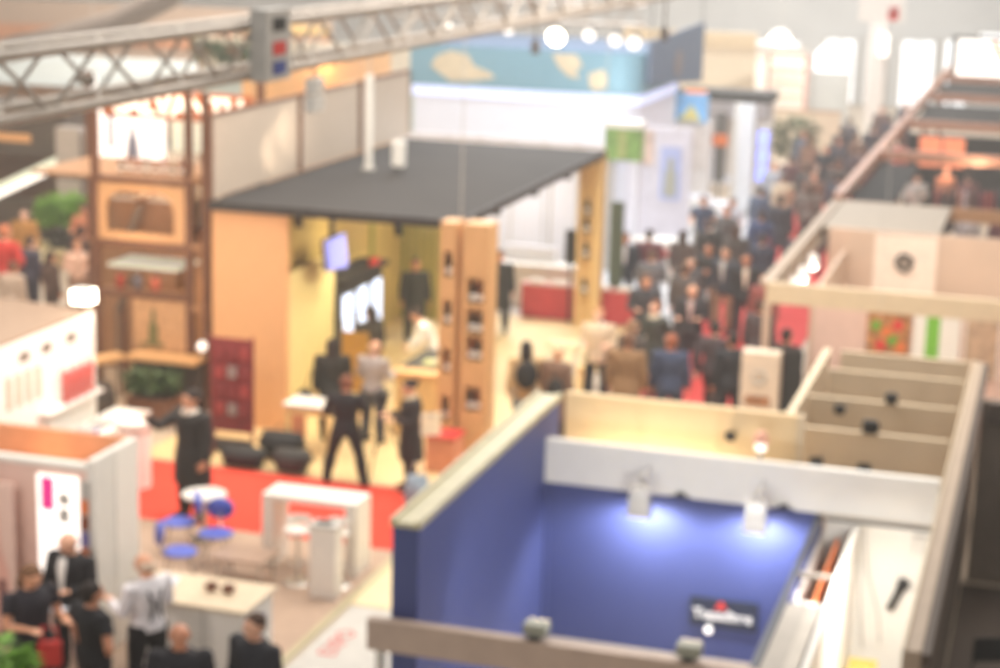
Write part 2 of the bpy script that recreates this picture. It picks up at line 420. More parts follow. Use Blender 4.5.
# ---------------------------------------------------------------- floor coverings
def carpet(name, x, y, m, label, h=.012):
    return solo(name, MB().box(x, y, (.0, h)), m, label, 'carpet', ((x[0]+x[1])/2, (y[0]+y[1])/2, 0))
carpet('carpet', (-14.3, -8.36), (23.86, 26.6), M_red, 'bright red carpet strip in front of the dark roofed wooden stand')
carpet('carpet', (-7.6, -4.85), (30.6, 76), M_redpink, 'long red carpet under the crowd in the main aisle')
carpet('carpet', (-14.3, -8.46), (12, 23.84), M_taupe, 'taupe carpet of the stand with white counters and blue chairs')
carpet('carpet', (-8.36, -6.12), (21.7, 26.6), M_cream, 'cream floor strip beside the blue booth wall')
carpet('floor_mat', (-8.3, -5.0), (10, 16.2), mat('floor_white', 'c4c0b8', .7), 'white floor in front of the blue booth at the bottom edge')
carpet('floor_mat', (-8.3, -6.2), (16.2, 21.65), MATS['floor_white'], 'white floor beside the cream strip, with a red printed word')
t = text('floor_print', 'EXPO', .34, M_redp, None, (-8.0, 20.4, .0145), (0, 0, PI/2), .001)
tag(t, 'red word printed on the white floor beside the aluminium edge strip', 'floor print')
carpet('wooden_platform', (-14.02, -8.4), (26.7, 39.4), M_lam, 'pale wooden floor under the dark roofed stand')
carpet('platform', (-14.8, -7.7), (40.0, 58.5), mat('pale_platform', 'c6c6c8', .7), 'pale floor of the big white and blue stand')
solo('edge_strip', MB().box((-8.455, -8.365), (12, 23.85), (0, .03), bev=.008), M_olive, 'aluminium edge strip between taupe carpet and white floor', 'floor trim', (-8.41, 19, 0))

# ================================================================ blue booth
B = thing('exhibition_booth', 'blue walled booth with a white header band, open at the top', 'exhibition booth', (-4, 19, 0))
wl = part('wall_panel', MB().box((-6.0, -5.72), (16.74, 22.12), (0, 2.95)), M_blue, B)
part('top_rail', MB().box((-6.02, -5.70), (16.72, 22.14), (2.95, 3.0)).box((-6.02, -5.97), (16.72, 22.14), (3.0, 3.03)).box((-5.75, -5.70), (16.72, 22.14), (3.0, 3.03)), M_olive, wl, 'olive aluminium rail along the top')
part('wall_panel', MB().box((-5.719, -2.37), (21.6, 21.68), (0, 2.1)), M_blue, B)
part('header_band', MB().box((-5.719, -.97), (21.5, 21.6), (2.05, 2.6)).box((-5.719, -.97), (21.6, 21.68), (2.1, 2.58)), M_white, B, 'white header band')
part('header_beam', MB().box((-6.15, -1.0), (16.45, 16.57), (1.73, 2.05)), M_header, B, 'taupe front beam')
part('corner_post', MB().box((-5.72, -5.66), (21.53, 21.595), (0, 2.05)), M_blue, B)
pw = part('partition', MB().box((-2.36, -2.28), (16.58, 21.495), (0, 2.02)), M_blue, B)
part('top_rail', MB().box((-2.36, -2.28), (16.58, 21.495), (2.02, 2.04)), M_dnavy, pw)  # dark navy paints the thin shadow line along this partition's top
part('corner_post', MB().box((-6.1, -6.02), (16.57, 16.65), (0, 1.95)), M_chrome, B)
# storage cupboard to the right of the partition
S = thing('storage_cubicle', 'white storage cubicle to the right of the blue room', 'storage room', (-1.5, 19, 0))
part('back_panel', MB().box((-2.25, -.97), (21.42, 21.49), (0, 2.04)), M_white, S)
part('side_panel', MB().box((-1.9, -1.84), (16.6, 21.415), (0, 2.0)), M_white, S)
part('cover_rod', MB().tube([(-2.24, 21.3, 2.06), (-.98, 21.3, 2.06)], .02, 8), M_char, S)
part('floor_panel', MB().box((-1.83, -.97), (16.6, 21.41), (0, .03)), M_matwhite, S)
sh = thing('shelf_unit', 'narrow grey shelf unit with orange dividers beside the white storage cubicle', 'shelf', (-2.05, 19, 0))
part('side_panel', MB().box((-2.26, -2.24), (18.9, 21.3), (0, 1.9)), M_grey, sh); part('side_panel', MB().box((-1.94, -1.92), (18.9, 21.3), (0, 1.9)), M_grey, sh)
for z in (.5, 1.0, 1.45): part('shelf', MB().box((-2.238, -1.942), (18.9, 21.3), (z, z+.03)), M_taupewall, sh)
part('divider', MB().box((-2.08, -2.05), (18.95, 21.25), (1.481, 1.85)), M_orangep, sh); part('divider', MB().box((-2.08, -2.05), (18.95, 21.25), (1.031, 1.44)), M_orangep, sh)
part('front_panel', MB().box((-2.26, -1.92), (18.84, 18.895), (0, 1.9)), M_white, sh)
part('cover_panel', MB().box((-2.268, -1.92), (16.62, 18.45), (2.0, 2.03)), mat('cover_grey', 'a8a198', .7), S); part('cover_panel', MB().box((-2.05, -1.92), (16.62, 18.44), (2.031, 2.04)), mat('cover_pale', 'bdb6ab', .7), S); part('cross_bar', MB().box((-2.268, -1.92), (19.35, 19.47), (2.0, 2.03)), mat('dim_bar', '70685f', .8), S)
# things in the cubicle
tl = thing('hand_torch', 'black tubular torch hanging on the white cubicle wall', 'torch', (-1.33, 21.36, 1.25))
part('handle', MB().tube([(-1.42, 21.36, 1.02), (-1.32, 21.36, 1.27)], .045, 12), M_char, tl, smooth=True)
part('lamp_head', MB().tube([(-1.32, 21.34, 1.275), (-1.27, 21.34, 1.40)], [.055, .072], 12), M_black, tl, smooth=True)
part('hook', MB().tube([(-1.3, 21.40, 1.3), (-1.2, 21.40, 1.28), (-1.12, 21.40, 1.3)], .012, 6), M_grey, tl)
bx = thing('cardboard_box', 'yellow cardboard box on the cubicle floor', 'box', (-1.62, 20.6, .03))
part('carton', MB().box((-1.8, -1.47), (20.4, 20.75), (.032, .5)), mat('yellow_card', 'dcc67c', .7), bx); [part('flap', MB().box((-1.8, -1.47), q, (.5, .6)), mat('yellow_card2', 'cdb564', .7), bx) for q in ((20.4, 20.45), (20.7, 20.75))]
bx = thing('storage_crate', 'grey plastic crate next to the yellow cardboard box', 'crate', (-1.25, 20.6, .03))
part('tub', MB().box((-1.42, -1.1), (20.4, 20.75), (.032, .45)), M_grey, bx); part('rim', MB().box((-1.44, -1.08), (20.38, 20.77), (.45, .49)), M_grey, bx)
bx = thing('floor_bucket', 'dark bucket at the very bottom of the white cubicle', 'bucket', (-1.25, 19.9, .03))
part('pail', MB().cyl(-1.25, 19.9, (.03, .28), .1, r2=.13), M_char, bx); part('handle', MB().tube([(-1.38, 19.9, .27), (-1.3, 19.9, .36), (-1.2, 19.9, .36), (-1.12, 19.9, .27)], .008, 6), M_chrome, bx)
br = thing('wall_bracket', 'small grey wire bracket high on the cubicle wall', 'bracket', (-1.12, 21.4, 1.8))
part('rail', MB().box((-1.22, -1.0), (21.37, 21.41), (1.93, 1.96)), M_grey, br)
for k in range(3): part('rod', MB().tube([(-1.2+k*.09, 21.395, 1.93), (-1.2+k*.09, 21.395, 1.72)], .008, 6), M_grey, br)
for pts, lb in ((((-1.93+.1, 21.3, 2.0), (-1.8, 21.38, 1.5), (-1.76, 21.38, .9), (-1.7, 21.3, .52)), 'thin cable hanging straight down the white cubicle wall'), (((-1.78, 21.3, 2.0), (-1.72, 21.38, 1.45), (-1.55, 21.38, .95), (-1.5, 21.3, .6)), 'thin cable slanting across the white cubicle wall')):
    solo('hanging_cable', MB().tube(pts, .01, 6), M_grey, lb, 'cable', pts[0])
# spotlights
def arm_spot(x, y, z, label, dirn, group):
    """box floodlight on an arm, lamp hanging on the -y side of its support"""
    t = thing('spotlight', label, 'spotlight', (x, y, z), group)
    part('lamp_head', MB().hexa([(x-.14, y-.10, z-.36), (x+.14, y-.10, z-.36), (x+.14, y+.10, z-.36), (x-.14, y+.10, z-.36)], [(x-.11, y-.07, z), (x+.11, y-.07, z), (x+.11, y+.07, z), (x-.11, y+.07, z)]), M_chrome, t)
    part('lamp_glass', MB().box((x-.12, x+.12), (y-.08, y+.08), (z-.375, z-.362)), E_white, t)
    part('arm', MB().tube([(x, y, z), (x, y+.05, z+.06), (x, 21.49, z+.1)], .018, 8), M_chrome, t)
    return t
g = 'box spotlights above the blue back wall'
arm_spot(-4.40, 21.0, 2.29, 'box spotlight above the middle of the blue back wall', 0, g)
arm_spot(-3.01, 21.0, 2.27, 'box spotlight above the black sign on the blue back wall', 0, g)
for x, lb in ((-4.44, 'grey spotlight standing on the taupe front beam below the blue corner'), (-2.93, 'grey spotlight standing on the taupe front beam below the black sign')):
    t = thing('spotlight', lb, 'spotlight', (x, 16.5, 2.052), 'spotlights on the front beam')
    part('clamp', MB().box((x-.05, x+.05), (16.46, 16.56), (2.052, 2.09)), M_char, t)
    part('lamp_head', MB().box((x-.12, x+.12), (16.48, 16.68), (2.09, 2.21), bev=.02), mat('lamp_grey', '8f8f80', .5), t)
    part('lamp_glass', MB().box((x-.1, x+.1), (16.682, 16.69), (2.1, 2.2)), E_warm, t)
for x in (-4.0, -2.75):
    solo('cable_clip', MB().box((x-.05, x+.05), (21.44, 21.49), (2.06, 2.12), bev=.01).tube([(x-.12, 21.46, 2.07), (x+.12, 21.46, 2.07)], .012, 6), M_char, 'black cable clip on the white band ' + ('between the two box spotlights' if x < -3.5 else 'right of the box spotlight over the sign'), 'clip', (x, 21.47, 2.08))
# sign on the blue wall
t = thing('wall_sign', 'black sign with white lettering and a red flame on the blue back wall', 'sign', (-3.41, 21.57, .6))
part('sign_panel', MB().box((-3.83, -2.99), (21.54, 21.597), (.42, .79), bev=.008), M_dnavy, t)
text('lettering', 'Topadines', .175, M_white, t, (-3.42, 21.535, .585), (PI/2, 0, 0), .006, bold=.006)
part('flame', MB().prism([(-3.53, .66), (-3.37, .66), (-3.4, .73), (-3.45, .78), (-3.5, .72)], 'y', 21.53, 21.539), M_redp, t, 'red flame')
t2 = thing('round_glow', 'small round white glare, put in as a glowing disc below the black sign lettering', 'lamp', (-3.58, 21.5, .4))  # glare below the lettering, put in as a glowing disc, not a fixture
part('glare_disc', MB().tube([(-3.58, 21.595, .395), (-3.58, 21.5, .395)], [.04, .055], 14), M_white, t2); part('lens', MB().tube([(-3.58, 21.499, .395), (-3.58, 21.48, .395)], [.05, .03], 14), E_white, t2)

# ================================================================ beige partitions behind the blue booth
t = thing('booth_partition', 'warm beige partition wall behind the white header band', 'partition', (-4.3, 22.3, 0))
part('panel', MB().box((-5.69, -2.76), (22.3, 22.38), (0, 2.98)), M_warmbeige, t)
part('top_rail', MB().box((-5.69, -2.76), (22.28, 22.40), (2.98, 3.0)), M_warmbeige, t)
part('end_post', MB().box((-2.75, -2.68), (22.29, 22.39), (0, 3.0)), M_rail, t)
for k, x in enumerate((-4.72, -3.72)): part('joint_post', MB().box((x-.015, x+.015), (22.285, 22.298), (0, 2.97)), M_warmbeige, t)
rows = ((23.65, -2.97, 'nearest the white band'), (25.3, -3.0, 'second from the white band'), (26.95, -2.93, 'third from the white band'), (28.2, -2.9, 'farthest from the white band'))
for k, (y, x0, w_) in enumerate(rows):
    t = thing('booth_partition', 'beige cubicle partition ' + w_, 'partition', ((x0-.97)/2, y, 0), 'row of beige cubicle partitions')
    part('panel', MB().box((x0, -1.0), (y, y+.06), (0, 2.46)), M_beige, t)
    part('top_rail', MB().box((x0, -1.0), (y-.005, y+.065), (2.46, 2.5)), M_rail, t)
    for x in (x0+.66, x0+1.32): part('joint_post', MB().box((x-.015, x+.015), (y-.012, y-.002), (0, 2.45)), M_beige, t)
t = thing('booth_partition', 'long beige side partition along the right of the cubicles', 'partition', (-.9, 22, 0))
part('panel', MB().box((-.95, -.78), (16.4, 28.3), (0, 2.5)), M_brownrail, t); part('top_rail', MB().box((-.95, -.93), (16.4, 28.3), (2.5, 2.53)), M_rail, t)
part('side_shade_sheet', MB().box((-.779, -.77), (16.4, 28.3), (0, 2.48)), mat('side_shade', '55483e', .8), t)  # added dark sheet puts shade into this partition face's colour
part('cable_duct', MB().box((-.769, -.7), (16.4, 28.3), (2.38, 2.48)), M_dkbrown, t)
t = thing('booth_partition', 'beige side partition closing the cubicles toward the aisle', 'partition', (-3.1, 25.9, 0))
part('panel', MB().box((-3.14, -3.07), (23.6, 28.3), (0, 2.46)), M_beige, t); part('top_rail', MB().box((-3.155, -3.055), (23.6, 28.3), (2.46, 2.5)), M_rail, t)
# clamp lamps on the partitions
for (x, y, z, s, lb) in ((-1.98, 23.60, 2.505, .1, 'square black spotlight on top of the nearest beige cubicle partition'), (-1.87, 25.25, 2.505, .08, 'black spotlight on top of the second beige cubicle partition'),
                    (-2.55, 25.2, 2.3, .07, 'low dark clamp lamp at the left of the second cubicle'), (-2.63, 23.5, 2.0, .08, 'dark clamp lamp low on the nearest partition, toward the aisle'),
                    (-2.02, 23.5, 1.98, .08, 'dark clamp lamp low on the nearest partition, in its middle'), (-3.55, 22.2, 2.62, .06, 'small black clamp lamp on the warm beige wall left of the paper lamp')):
    t = thing('clamp_spotlight', lb, 'spotlight', (x, y, z), 'black clamp spotlights on the beige partitions')
    part('lamp_head', MB().box((x-s, x+s), (y-.08, y+.03), (z+.02, z+.02+1.7*s), bev=.015), M_black, t); part('clamp', MB().box((x-.03, x+.03), (y-.02, y+.048), (z, z+.02)).tube([(x-s-.02, y-.02, z+.02+s), (x+s+.02, y-.02, z+.02+s)], .012, 6), M_char, t)
t = thing('paper_lamp', 'lit lamp with a pink shade on top of the white header band', 'lamp', (-3.13, 21.9, 2.3))
part('stand', MB().cyl(-3.13, 21.9, (2.0, 2.6), .02).box((-3.16, -3.1), (21.69, 21.9), (2.35, 2.38)), M_dkbrown, t); part('bulb', MB().ell((-3.13, 21.9, 2.67), .07), E_white, t, smooth=True)
part('lamp_shade', MB().tube([(-3.13, 21.9, 2.74), (-3.13, 21.9, 2.86)], [.11, .06], 16), mat('pink_shade', 'e0a890', .7), t)
area('lamp_gap', (-4.5, 21.84, 1.9), 1.9, 25, (1, .83, .6), (2.2, 0, 0), .15)

# ================================================================ dark area on the right
t = thing('dark_stand', 'shaded dark brown stand wall on the far right', 'exhibition booth', (.9, 25, 0))
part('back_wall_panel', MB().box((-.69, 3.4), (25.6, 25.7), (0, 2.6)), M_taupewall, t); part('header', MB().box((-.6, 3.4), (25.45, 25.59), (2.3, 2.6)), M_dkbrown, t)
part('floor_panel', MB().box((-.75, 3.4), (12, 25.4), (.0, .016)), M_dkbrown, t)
def folding_chair(x, y, rz, m, label, group=None):
    t = thing('chair', label, 'chair', (x, y, .02), group, rz)
    for (a, b, h) in ((-.2, -.2, .44), (.2, -.2, .44), (-.2, .2, .86), (.2, .2, .86)): part('leg', MB().tube([(a*1.05, b*1.1, 0), (a, b, h)], .016, 8), M_char, t, local=True)
    part('seat', MB().box((-.22, .22), (-.22, .2), (.43, .47), bev=.012), m, t, local=True); part('backrest', MB().box((-.21, .21), (.185, .215), (.58, .88), bev=.012), m, t, local=True)
    return t
folding_chair(-.15, 21.0, .4, M_black, 'black chair standing in the dark stand, nearer the white cubicle'); folding_chair(.1, 18.0, 2.8, M_black, 'black chair at the bottom of the dark stand')
t = thing('counter', 'black counter in the dark stand on the far right', 'counter', (.3, 16.8, .02)); part('body_panel', MB().box((-.2, .9), (16.5, 17.0), (.02, .95)), M_black, t); part('worktop', MB().box((-.24, .94), (16.46, 17.04), (.95, .99)), M_char, t)
t = thing('coat_stand', 'dark coat stand against the shaded wall on the far right', 'coat stand', (.25, 24.9, .02))
part('pole', MB().cyl(.25, 24.9, (.04, 1.75), .025), M_black, t); part('base', MB().cyl(.25, 24.9, (.02, .05), .2), M_black, t)
part('coat', MB().tube([(.25, 24.9, 1.7), (.25, 24.88, 1.5), (.25, 24.86, .8)], [(.06, .05), (.24, .12), (.28, .13)], 14), M_char, t, smooth=True)
t = thing('booth_wall', 'pinkish beige booth wall behind the shaded dark stand', 'partition', (1, 31, 0))
part('panel', MB().box((-.62, 3.6), (30.6, 30.7), (0, 2.7)), M_pink, t); part('top_rail', MB().box((-.62, 3.6), (30.58, 30.72), (2.7, 2.75)), M_olive, t)

# ================================================================ beige framed stand with round emblem
F = thing('exhibition_booth', 'beige frame stand with a round emblem hanging in its middle', 'exhibition booth', (-2, 36, 0))
part('front_beam', MB().box((-4.58, 2.2), (31.6, 31.72), (2.44, 2.8)), mat('beige_beam', 'd3bfa0', .6, var=.04), F)
part('side_beam', MB().box((-4.62, -4.5), (31.72, 41.8), (2.5, 2.8)), M_brownrail, F)
part('side_beam', MB().box((-4.72, -4.62), (31.72, 41.8), (2.72, 2.78)).box((-4.5, -4.42), (31.72, 41.8), (2.5, 2.56)), M_brownrail, F)
part('post', MB().box((-4.62, -4.5), (31.6, 31.72), (.0, 2.44)), M_beige2, F); part('post', MB().box((-4.62, -4.5), (41.7, 41.82), (.0, 2.5)), M_beige2, F)
part('back_panel', MB().box((-4.3, 2.2), (37.9, 38.0), (0, 2.8)), M_beige2, F)
part('roof_panel', MB().box((-4.45, -2.12), (38.0, 41.7), (2.74, 2.8)), mat('roof_sheet', '9d9080', .7), F); part('roof_panel', MB().box((-2.1, 2.2), (38.0, 41.7), (1.9, 1.96)), M_dkbrown, F, 'dark brown sheet for the open shaded space')  # right-hand dark sheet puts the opening's shade into colour, no roof there
part('rear_beam', MB().box((-4.5, 2.2), (41.7, 41.8), (2.5, 2.8)), M_tan, F)
part('back_panel', MB().box((-3.9, 2.2), (32.9, 32.98), (0, 2.4)), M_pink, F); part('back_panel', MB().box((-3.98, -3.9), (32.9, 37.9), (0, 2.4)), M_beige2, F)
t = thing('emblem_panel', 'pale square panel with a dark ring emblem in the beige stand', 'sign', (-2.65, 36.5, 2.4), )
part('sign_panel', MB().box((-3.24, -2.06), (36.5, 36.56), (1.75, 2.96)), mat('emblem_white', 'e0cdbd', .6), t)
em = part('ring', MB().ring((-2.66, 36.47, 2.45), .15, .035), M_char, t, 'dark ring')
part('star', MB().tube([(-2.66, 36.48, 2.55), (-2.66, 36.48, 2.35)], .018, 6).tube([(-2.75, 36.48, 2.4), (-2.57, 36.48, 2.5)], .018, 6).tube([(-2.57, 36.48, 2.4), (-2.75, 36.48, 2.5)], .018, 6), M_taupewall, em)
part('thin_line', MB().box((-3.1, -2.85), (36.49, 36.499), (2.53, 2.55)).box((-2.45, -2.2), (36.49, 36.499), (2.53, 2.55)), M_grey, t)
for x in (-3.15, -2.15): part('suspension_wire', MB().tube([(x, 36.53, 2.96), (x, 36.53, 3.4)], .006, 6), M_grey, t)
solo('hanging_cable', MB().tube([(-2.62, 31.5, 2.3), (-2.64, 31.5, 3.6), (-2.66, 31.5, 9)], .004, 6), M_grey, 'thin cable hanging in front of the round emblem', 'cable', (-2.64, 31.5, 3))
for k, (y, lb) in enumerate(((33.0, 'first white spotlight on the side beam, nearest the corner post'), (34.0, 'second white spotlight on the side beam of the beige stand'), (35.4, 'third white spotlight along the side beam of the beige stand'))):
    x = -4.28; t = thing('spotlight', lb, 'spotlight', (x, y, 2.6), 'white spotlights along the side beam')
    part('lamp_head', MB().tube([(x, y, 2.62), (x+.02, y-.16, 2.5)], [.09, .11], 14), M_white, t); part('lens', MB().tube([(x+.0205, y-.162, 2.498), (x+.024, y-.18, 2.486)], .1, 14), E_white, t); part('clamp', MB().box((-4.415, -4.2), (y-.02, y+.02), (2.62, 2.68)), M_amber, t)
# posters inside
t = thing('poster', 'food photo poster with red and orange produce in the beige stand', 'poster', (-2.6, 32.86, 1.9)); part('print', MB().box((-2.95, -2.2), (32.85, 32.895), (1.3, 2.22)), mat('food_print', 'b07a4a', .6, var=.6, scale=7), t)
for k, (x, z, c) in enumerate(((-2.8, 1.95, M_green), (-2.6, 1.85, M_orangep), (-2.42, 1.98, M_redp), (-2.7, 1.6, M_redp), (-2.35, 1.6, M_orangep), (-2.5, 1.7, M_green))): part('printed_fruit', MB().tube([(x, 32.848, z), (x, 32.84, z)], .1, 14), c, t)
t = thing('poster', 'white poster with a bright green block beside the food photo', 'poster', (-1.9, 32.86, 1.9)); part('print', MB().box((-2.15, -1.35), (32.85, 32.895), (1.2, 2.22)), M_white, t); part('green_block', MB().box((-1.93, -1.7), (32.838, 32.849), (1.3, 2.2)), mat('lime', '76b83c', .6), t, 'bright green block')
t = thing('poster', 'pale brownish poster to the right of the green block', 'poster', (-1.0, 32.86, 1.9)); part('print', MB().box((-1.25, -.7), (32.85, 32.895), (1.2, 2.2)), mat('pale_print', 'b79a80', .6, var=.3), t); part('frame', MB().box((-1.28, -.67), (32.86, 32.897), (1.17, 2.23)), M_white, t)
# kiosk with emblem
t = thing('info_kiosk', 'pale info kiosk with a ring emblem at the aisle corner', 'kiosk', (-4.5, 31.1, .012))
part('body_panel', MB().box((-4.84, -4.2), (30.95, 31.3), (.03, 1.7)), mat('kiosk_white', 'dcc9b4', .6), t); part('base', MB().box((-4.86, -4.18), (30.93, 31.32), (.012, .03)), M_char, t)
em = part('ring', MB().ring((-4.52, 30.935, 1.28), .11, .022), M_grey, t); part('printed_food', MB().box((-4.74, -4.32), (30.936, 30.949), (.78, .95)), mat('food_print2', '9a6a48', .6, var=.6, scale=9), t)
t = thing('rollup_banner', 'plain black upright banner beside the info kiosk', 'banner', (-3.98, 31.2, 0)); part('cloth_panel', MB().box((-4.15, -3.82), (31.15, 31.19), (.06, 1.74)), M_black, t); part('base', MB().box((-4.16, -3.81), (31.05, 31.3), (0, .06)), M_char, t)

# ================================================================ copper pergola market further along the aisle
P = thing('market_stand', 'long dark stand with copper coloured beams along the right side', 'exhibition booth', (-1, 60, 0))
part('side_beam', MB().box((-4.75, -4.55), (42.2, 82), (2.62, 2.86)), M_copper, P)
for y in (51, 59.2, 68.6, 77): part('cross_beam', MB().box((-4.55, 4), (y-.15, y+.15), (2.6, 2.86)), M_copper, P)
for y in (42.3, 51, 59.2, 68.6, 77): part('post', MB().box((-4.73, -4.57), (y-.08, y+.08), (0, 2.62)), M_timber, P)
for y0, y1 in ((60.2, 67.6), (69.5, 76.5)): part('roof_cloth', MB().box((-4.5, 4), (y0, y1), (2.5, 2.55)), M_cloth, P, 'black cloth roof')
part('back_drape', MB().box((-4.45, 4), (58.6, 58.7), (0, 2.5)), M_cloth, P)
part('roof_cloth', MB().hexa([(-4.5, 43, 2.5), (-3.5, 43, 2.5), (-3.5, 50.6, 2.5), (-4.5, 50.6, 2.5)], [(-4.5, 43, 2.56), (-3.5, 43, 2.56), (-3.5, 50.6, 2.56), (-4.5, 50.6, 2.56)]), M_cloth, P)
for x, lb in ((-3.75, 'left of two orange lit sign boards hanging under the copper beam'), (-3.05, 'right of two orange lit sign boards hanging under the copper beam')):
    t = thing('hanging_sign', lb, 'sign', (x, 58.4, 2.1), 'orange lit sign boards'); part('sign_panel', MB().box((x-.32, x+.32), (58.35, 58.4), (1.55, 2.45)), E_orange, t); part('frame', MB().box((x-.34, x+.34), (58.401, 58.44), (1.52, 2.48)), M_dkbrown, t)
t = thing('lit_screen', 'large bright white screen with an orange streak above the dark stand', 'screen', (-3.4, 84, 3)); part('display', MB().box((-4.55, -1.9), (84, 84.08), (2.0, 3.85)), E_white, t); part('streak', MB().prism([(-3.2, 3.8), (-2.9, 3.8), (-2.2, 2.5), (-2.45, 2.5)], 'y', 83.97, 83.995), E_orange, t); part('frame', MB().box((-4.8, -1.6), (84.09, 84.2), (1.85, 4.0)), M_char, t)
for x in (-4.7, -1.7): part('post', MB().box((x-.06, x+.06), (84.1, 84.2), (0, 1.85)), M_char, t)
t = thing('garment_rail', 'rail of maroon and dark garments in the copper beamed stand', 'clothes rail', (-1.7, 53.0, 0))
part('rail', MB().tube([(-3.2, 53.0, 1.7), (-.1, 53.0, 1.7)], .02, 8).tube([(-3.2, 53.0, 0), (-3.2, 53.0, 1.7)], .02, 8).tube([(-.1, 53.0, 0), (-.1, 53.0, 1.7)], .02, 8), M_black, t)
gc = ('7a2c2c', '2b2526', '5c4a44', '8c3a34', '3a2a2e', 'a8989a', '6a2430', '2a2a30', '92604e', '4a2024')
for k in range(20):
    x = -3.1+k*.15; L = .55+.35*random.random()
    part('garment', MB().tube([(x, 53.0, 1.66), (x, 53.0, 1.55), (x, 53.0, 1.55-L)], [(.02, .03), (.055, .2), (.07, .24)], 10), cloth(gc[(k*7) % 10]), t)
# ================================================================ dark roofed wooden stand
K = thing('exhibition_booth', 'wooden stand under a large flat dark grey roof', 'exhibition booth', (-11.5, 34, 0))
part('roof', MB().box((-13.78, -9.3), (29.0, 38.95), (3.84, 3.92)), M_roof, K, 'flat dark grey roof')
part('roof_edge', MB().box((-13.8, -9.28), (28.94, 28.99), (3.78, 3.93)).box((-9.29, -9.25), (28.94, 39.0), (3.78, 3.93)), M_roofedge, K)
part('front_wall', MB().box((-13.75, -12.37), (29.0, 29.12), (.012, 3.78)), M_pinkwood, K, 'orange toned wooden front wall')
part('side_wall', MB().box((-12.47, -12.37), (29.125, 31.2), (.012, 2.75)), M_cy, K, 'cream yellow side wall')
part('side_wall', MB().box((-13.75, -13.65), (29.13, 38.5), (.012, 3.8)), M_yellow, K)
part('side_wall', MB().box((-12.9, -12.85), (31.21, 34.2), (2.3, 3.8)).box((-12.6, -12.55), (29.13, 31.2), (2.76, 3.8)), mat('tan_wall', 'b89d58', .7), K)
bk = part('back_wall', MB().box((-13.64, -12.75), (38.4, 38.5), (.012, 3.8)), M_yellow, K)
for k in range(5): part('slat', MB().box((-13.6+k*.18, -13.54+k*.18), (38.34, 38.398), (.012, 3.8)), mat('olive_slat', '8a9040', .7), bk)
part('side_slat', MB().box((-13.645, -13.6), (34.6, 34.75), (.012, 3.8)), MATS['olive_slat'], K); part('side_slat', MB().box((-13.645, -13.6), (36.4, 36.55), (.012, 3.8)), MATS['olive_slat'], K)
def bottle(x, y, z, lb, g, r=.045, h=.3, m=None, lab=None):
    t = thing('bottle', lb, 'bottle', (x, y, z), g)
    part('glass', MB().tube([(x, y, z), (x, y, z+h*.6), (x, y, z+h*.75), (x, y, z+h)], [r, r, r*.4, r*.38], 12), m or M_glass, t, smooth=True); part('paper_label', MB().cyl(x, y, (z+h*.15, z+h*.45), r*1.06, 12), lab or M_white, t)
def tower(x0, x1, y, name_label, shelves, depth=.5, m=M_wood, top=3.84):
    t = thing('display_column', name_label, 'display column', ((x0+x1)/2, y, 0))
    w = (x1-x0)*.3
    part('side_panel', MB().box((x0, x0+w*.55), (y, y+depth), (.012, top-.07)), m, t); part('side_panel', MB().box((x1-w, x1), (y, y+depth), (.012, top-.07)), m, t)
    part('back_panel', MB().box((x0+w*.55, x1-w), (y+.17, y+depth), (.012, top-.07)), m, t)
    for z in shelves: part('shelf', MB().box((x0+w*.55+.002, x1-w-.002), (y+.005, y+.165), (z, z+.03)), m, t)
    return t
zs = (.6, 1.0, 1.4, 1.85, 2.25, 2.7, 3.1)
def niche_column(x0, x1, y, label, niches, m=M_wood, top=4.0, d=.45):
    t = thing('display_column', label, 'display column', ((x0+x1)/2, y, 0))
    e = min(.09, (x1-x0)*.25)
    part('side_panel', MB().box((x0, x0+e), (y, y+d), (.014, top)), m, t); part('side_panel', MB().box((x1-e, x1), (y, y+d), (.014, top)), m, t); part('back_panel', MB().box((x0+e, x1-e), (y+.2, y+d), (.014, top)), m, t)
    zz = .014
    for z in list(niches)+[top+.4]:
        part('front_panel', MB().box((x0+e, x1-e), (y, y+.199), (zz, min(z, top))), m, t); zz = z+.42
    for k, z in enumerate(niches):
        n = 2 if x1-x0 > .36 else 1
        for q in range(n): bottle((x0+x1)/2+(q-(n-1)/2)*.13, y+.09, z+.001, 'dark bottle in the %s niche from below, %s' % (('lowest', 'second', 'third', 'fourth')[k], ('left one of the wide orange column' if q == 0 else 'right one of the wide orange column') if n == 2 else 'slim orange column'), 'bottles in the orange columns', .055, .34, M_amber if (k+q) % 3 == 1 else M_glass)
niche_column(-9.4, -9.12, 28.3, 'slim orange wooden column with bottle niches under the roof corner', (.7, 1.5, 2.3, 3.1))
niche_column(-9.02, -8.56, 28.3, 'wide orange wooden column with bottle niches right of the slim one', (.9, 1.75, 2.2, 2.7))
zs2 = (.7, 1.5, 2.05, 2.45)
tower(-9.86, -9.34, 39.1, 'yellowish wooden column at the rear corner of the dark roof', zs2, .4, M_wood2, 3.9)
for k, z in enumerate(zs2): bottle(-9.67, 39.18, z+.031, 'dark bottle in the rear wooden column on shelf %s' % ('one', 'two', 'three', 'four')[k], 'bottles in the rear wooden column', .06, .34)
t = thing('speaker_box', 'black loudspeaker beside the rear wooden column', 'loudspeaker', (-10.0, 39.3, 2.0)); part('cabinet', MB().box((-10.14, -9.9), (39.2, 39.4), (1.35, 2.1)), M_black, t); part('stand', MB().cyl(-10.02, 39.3, (0.012, 1.35), .03), M_char, t)
t = thing('rollup_banner', 'dark green upright banner right of the rear wooden column', 'banner', (-9.1, 39.9, 0)); part('cloth_panel', MB().box((-9.3, -9.0), (39.85, 39.89), (.08, 2.7)), mat('banner_green', '4d5a4a', .7), t); part('base', MB().box((-9.3, -9.0), (39.72, 39.98), (.0, .08)), M_char, t)
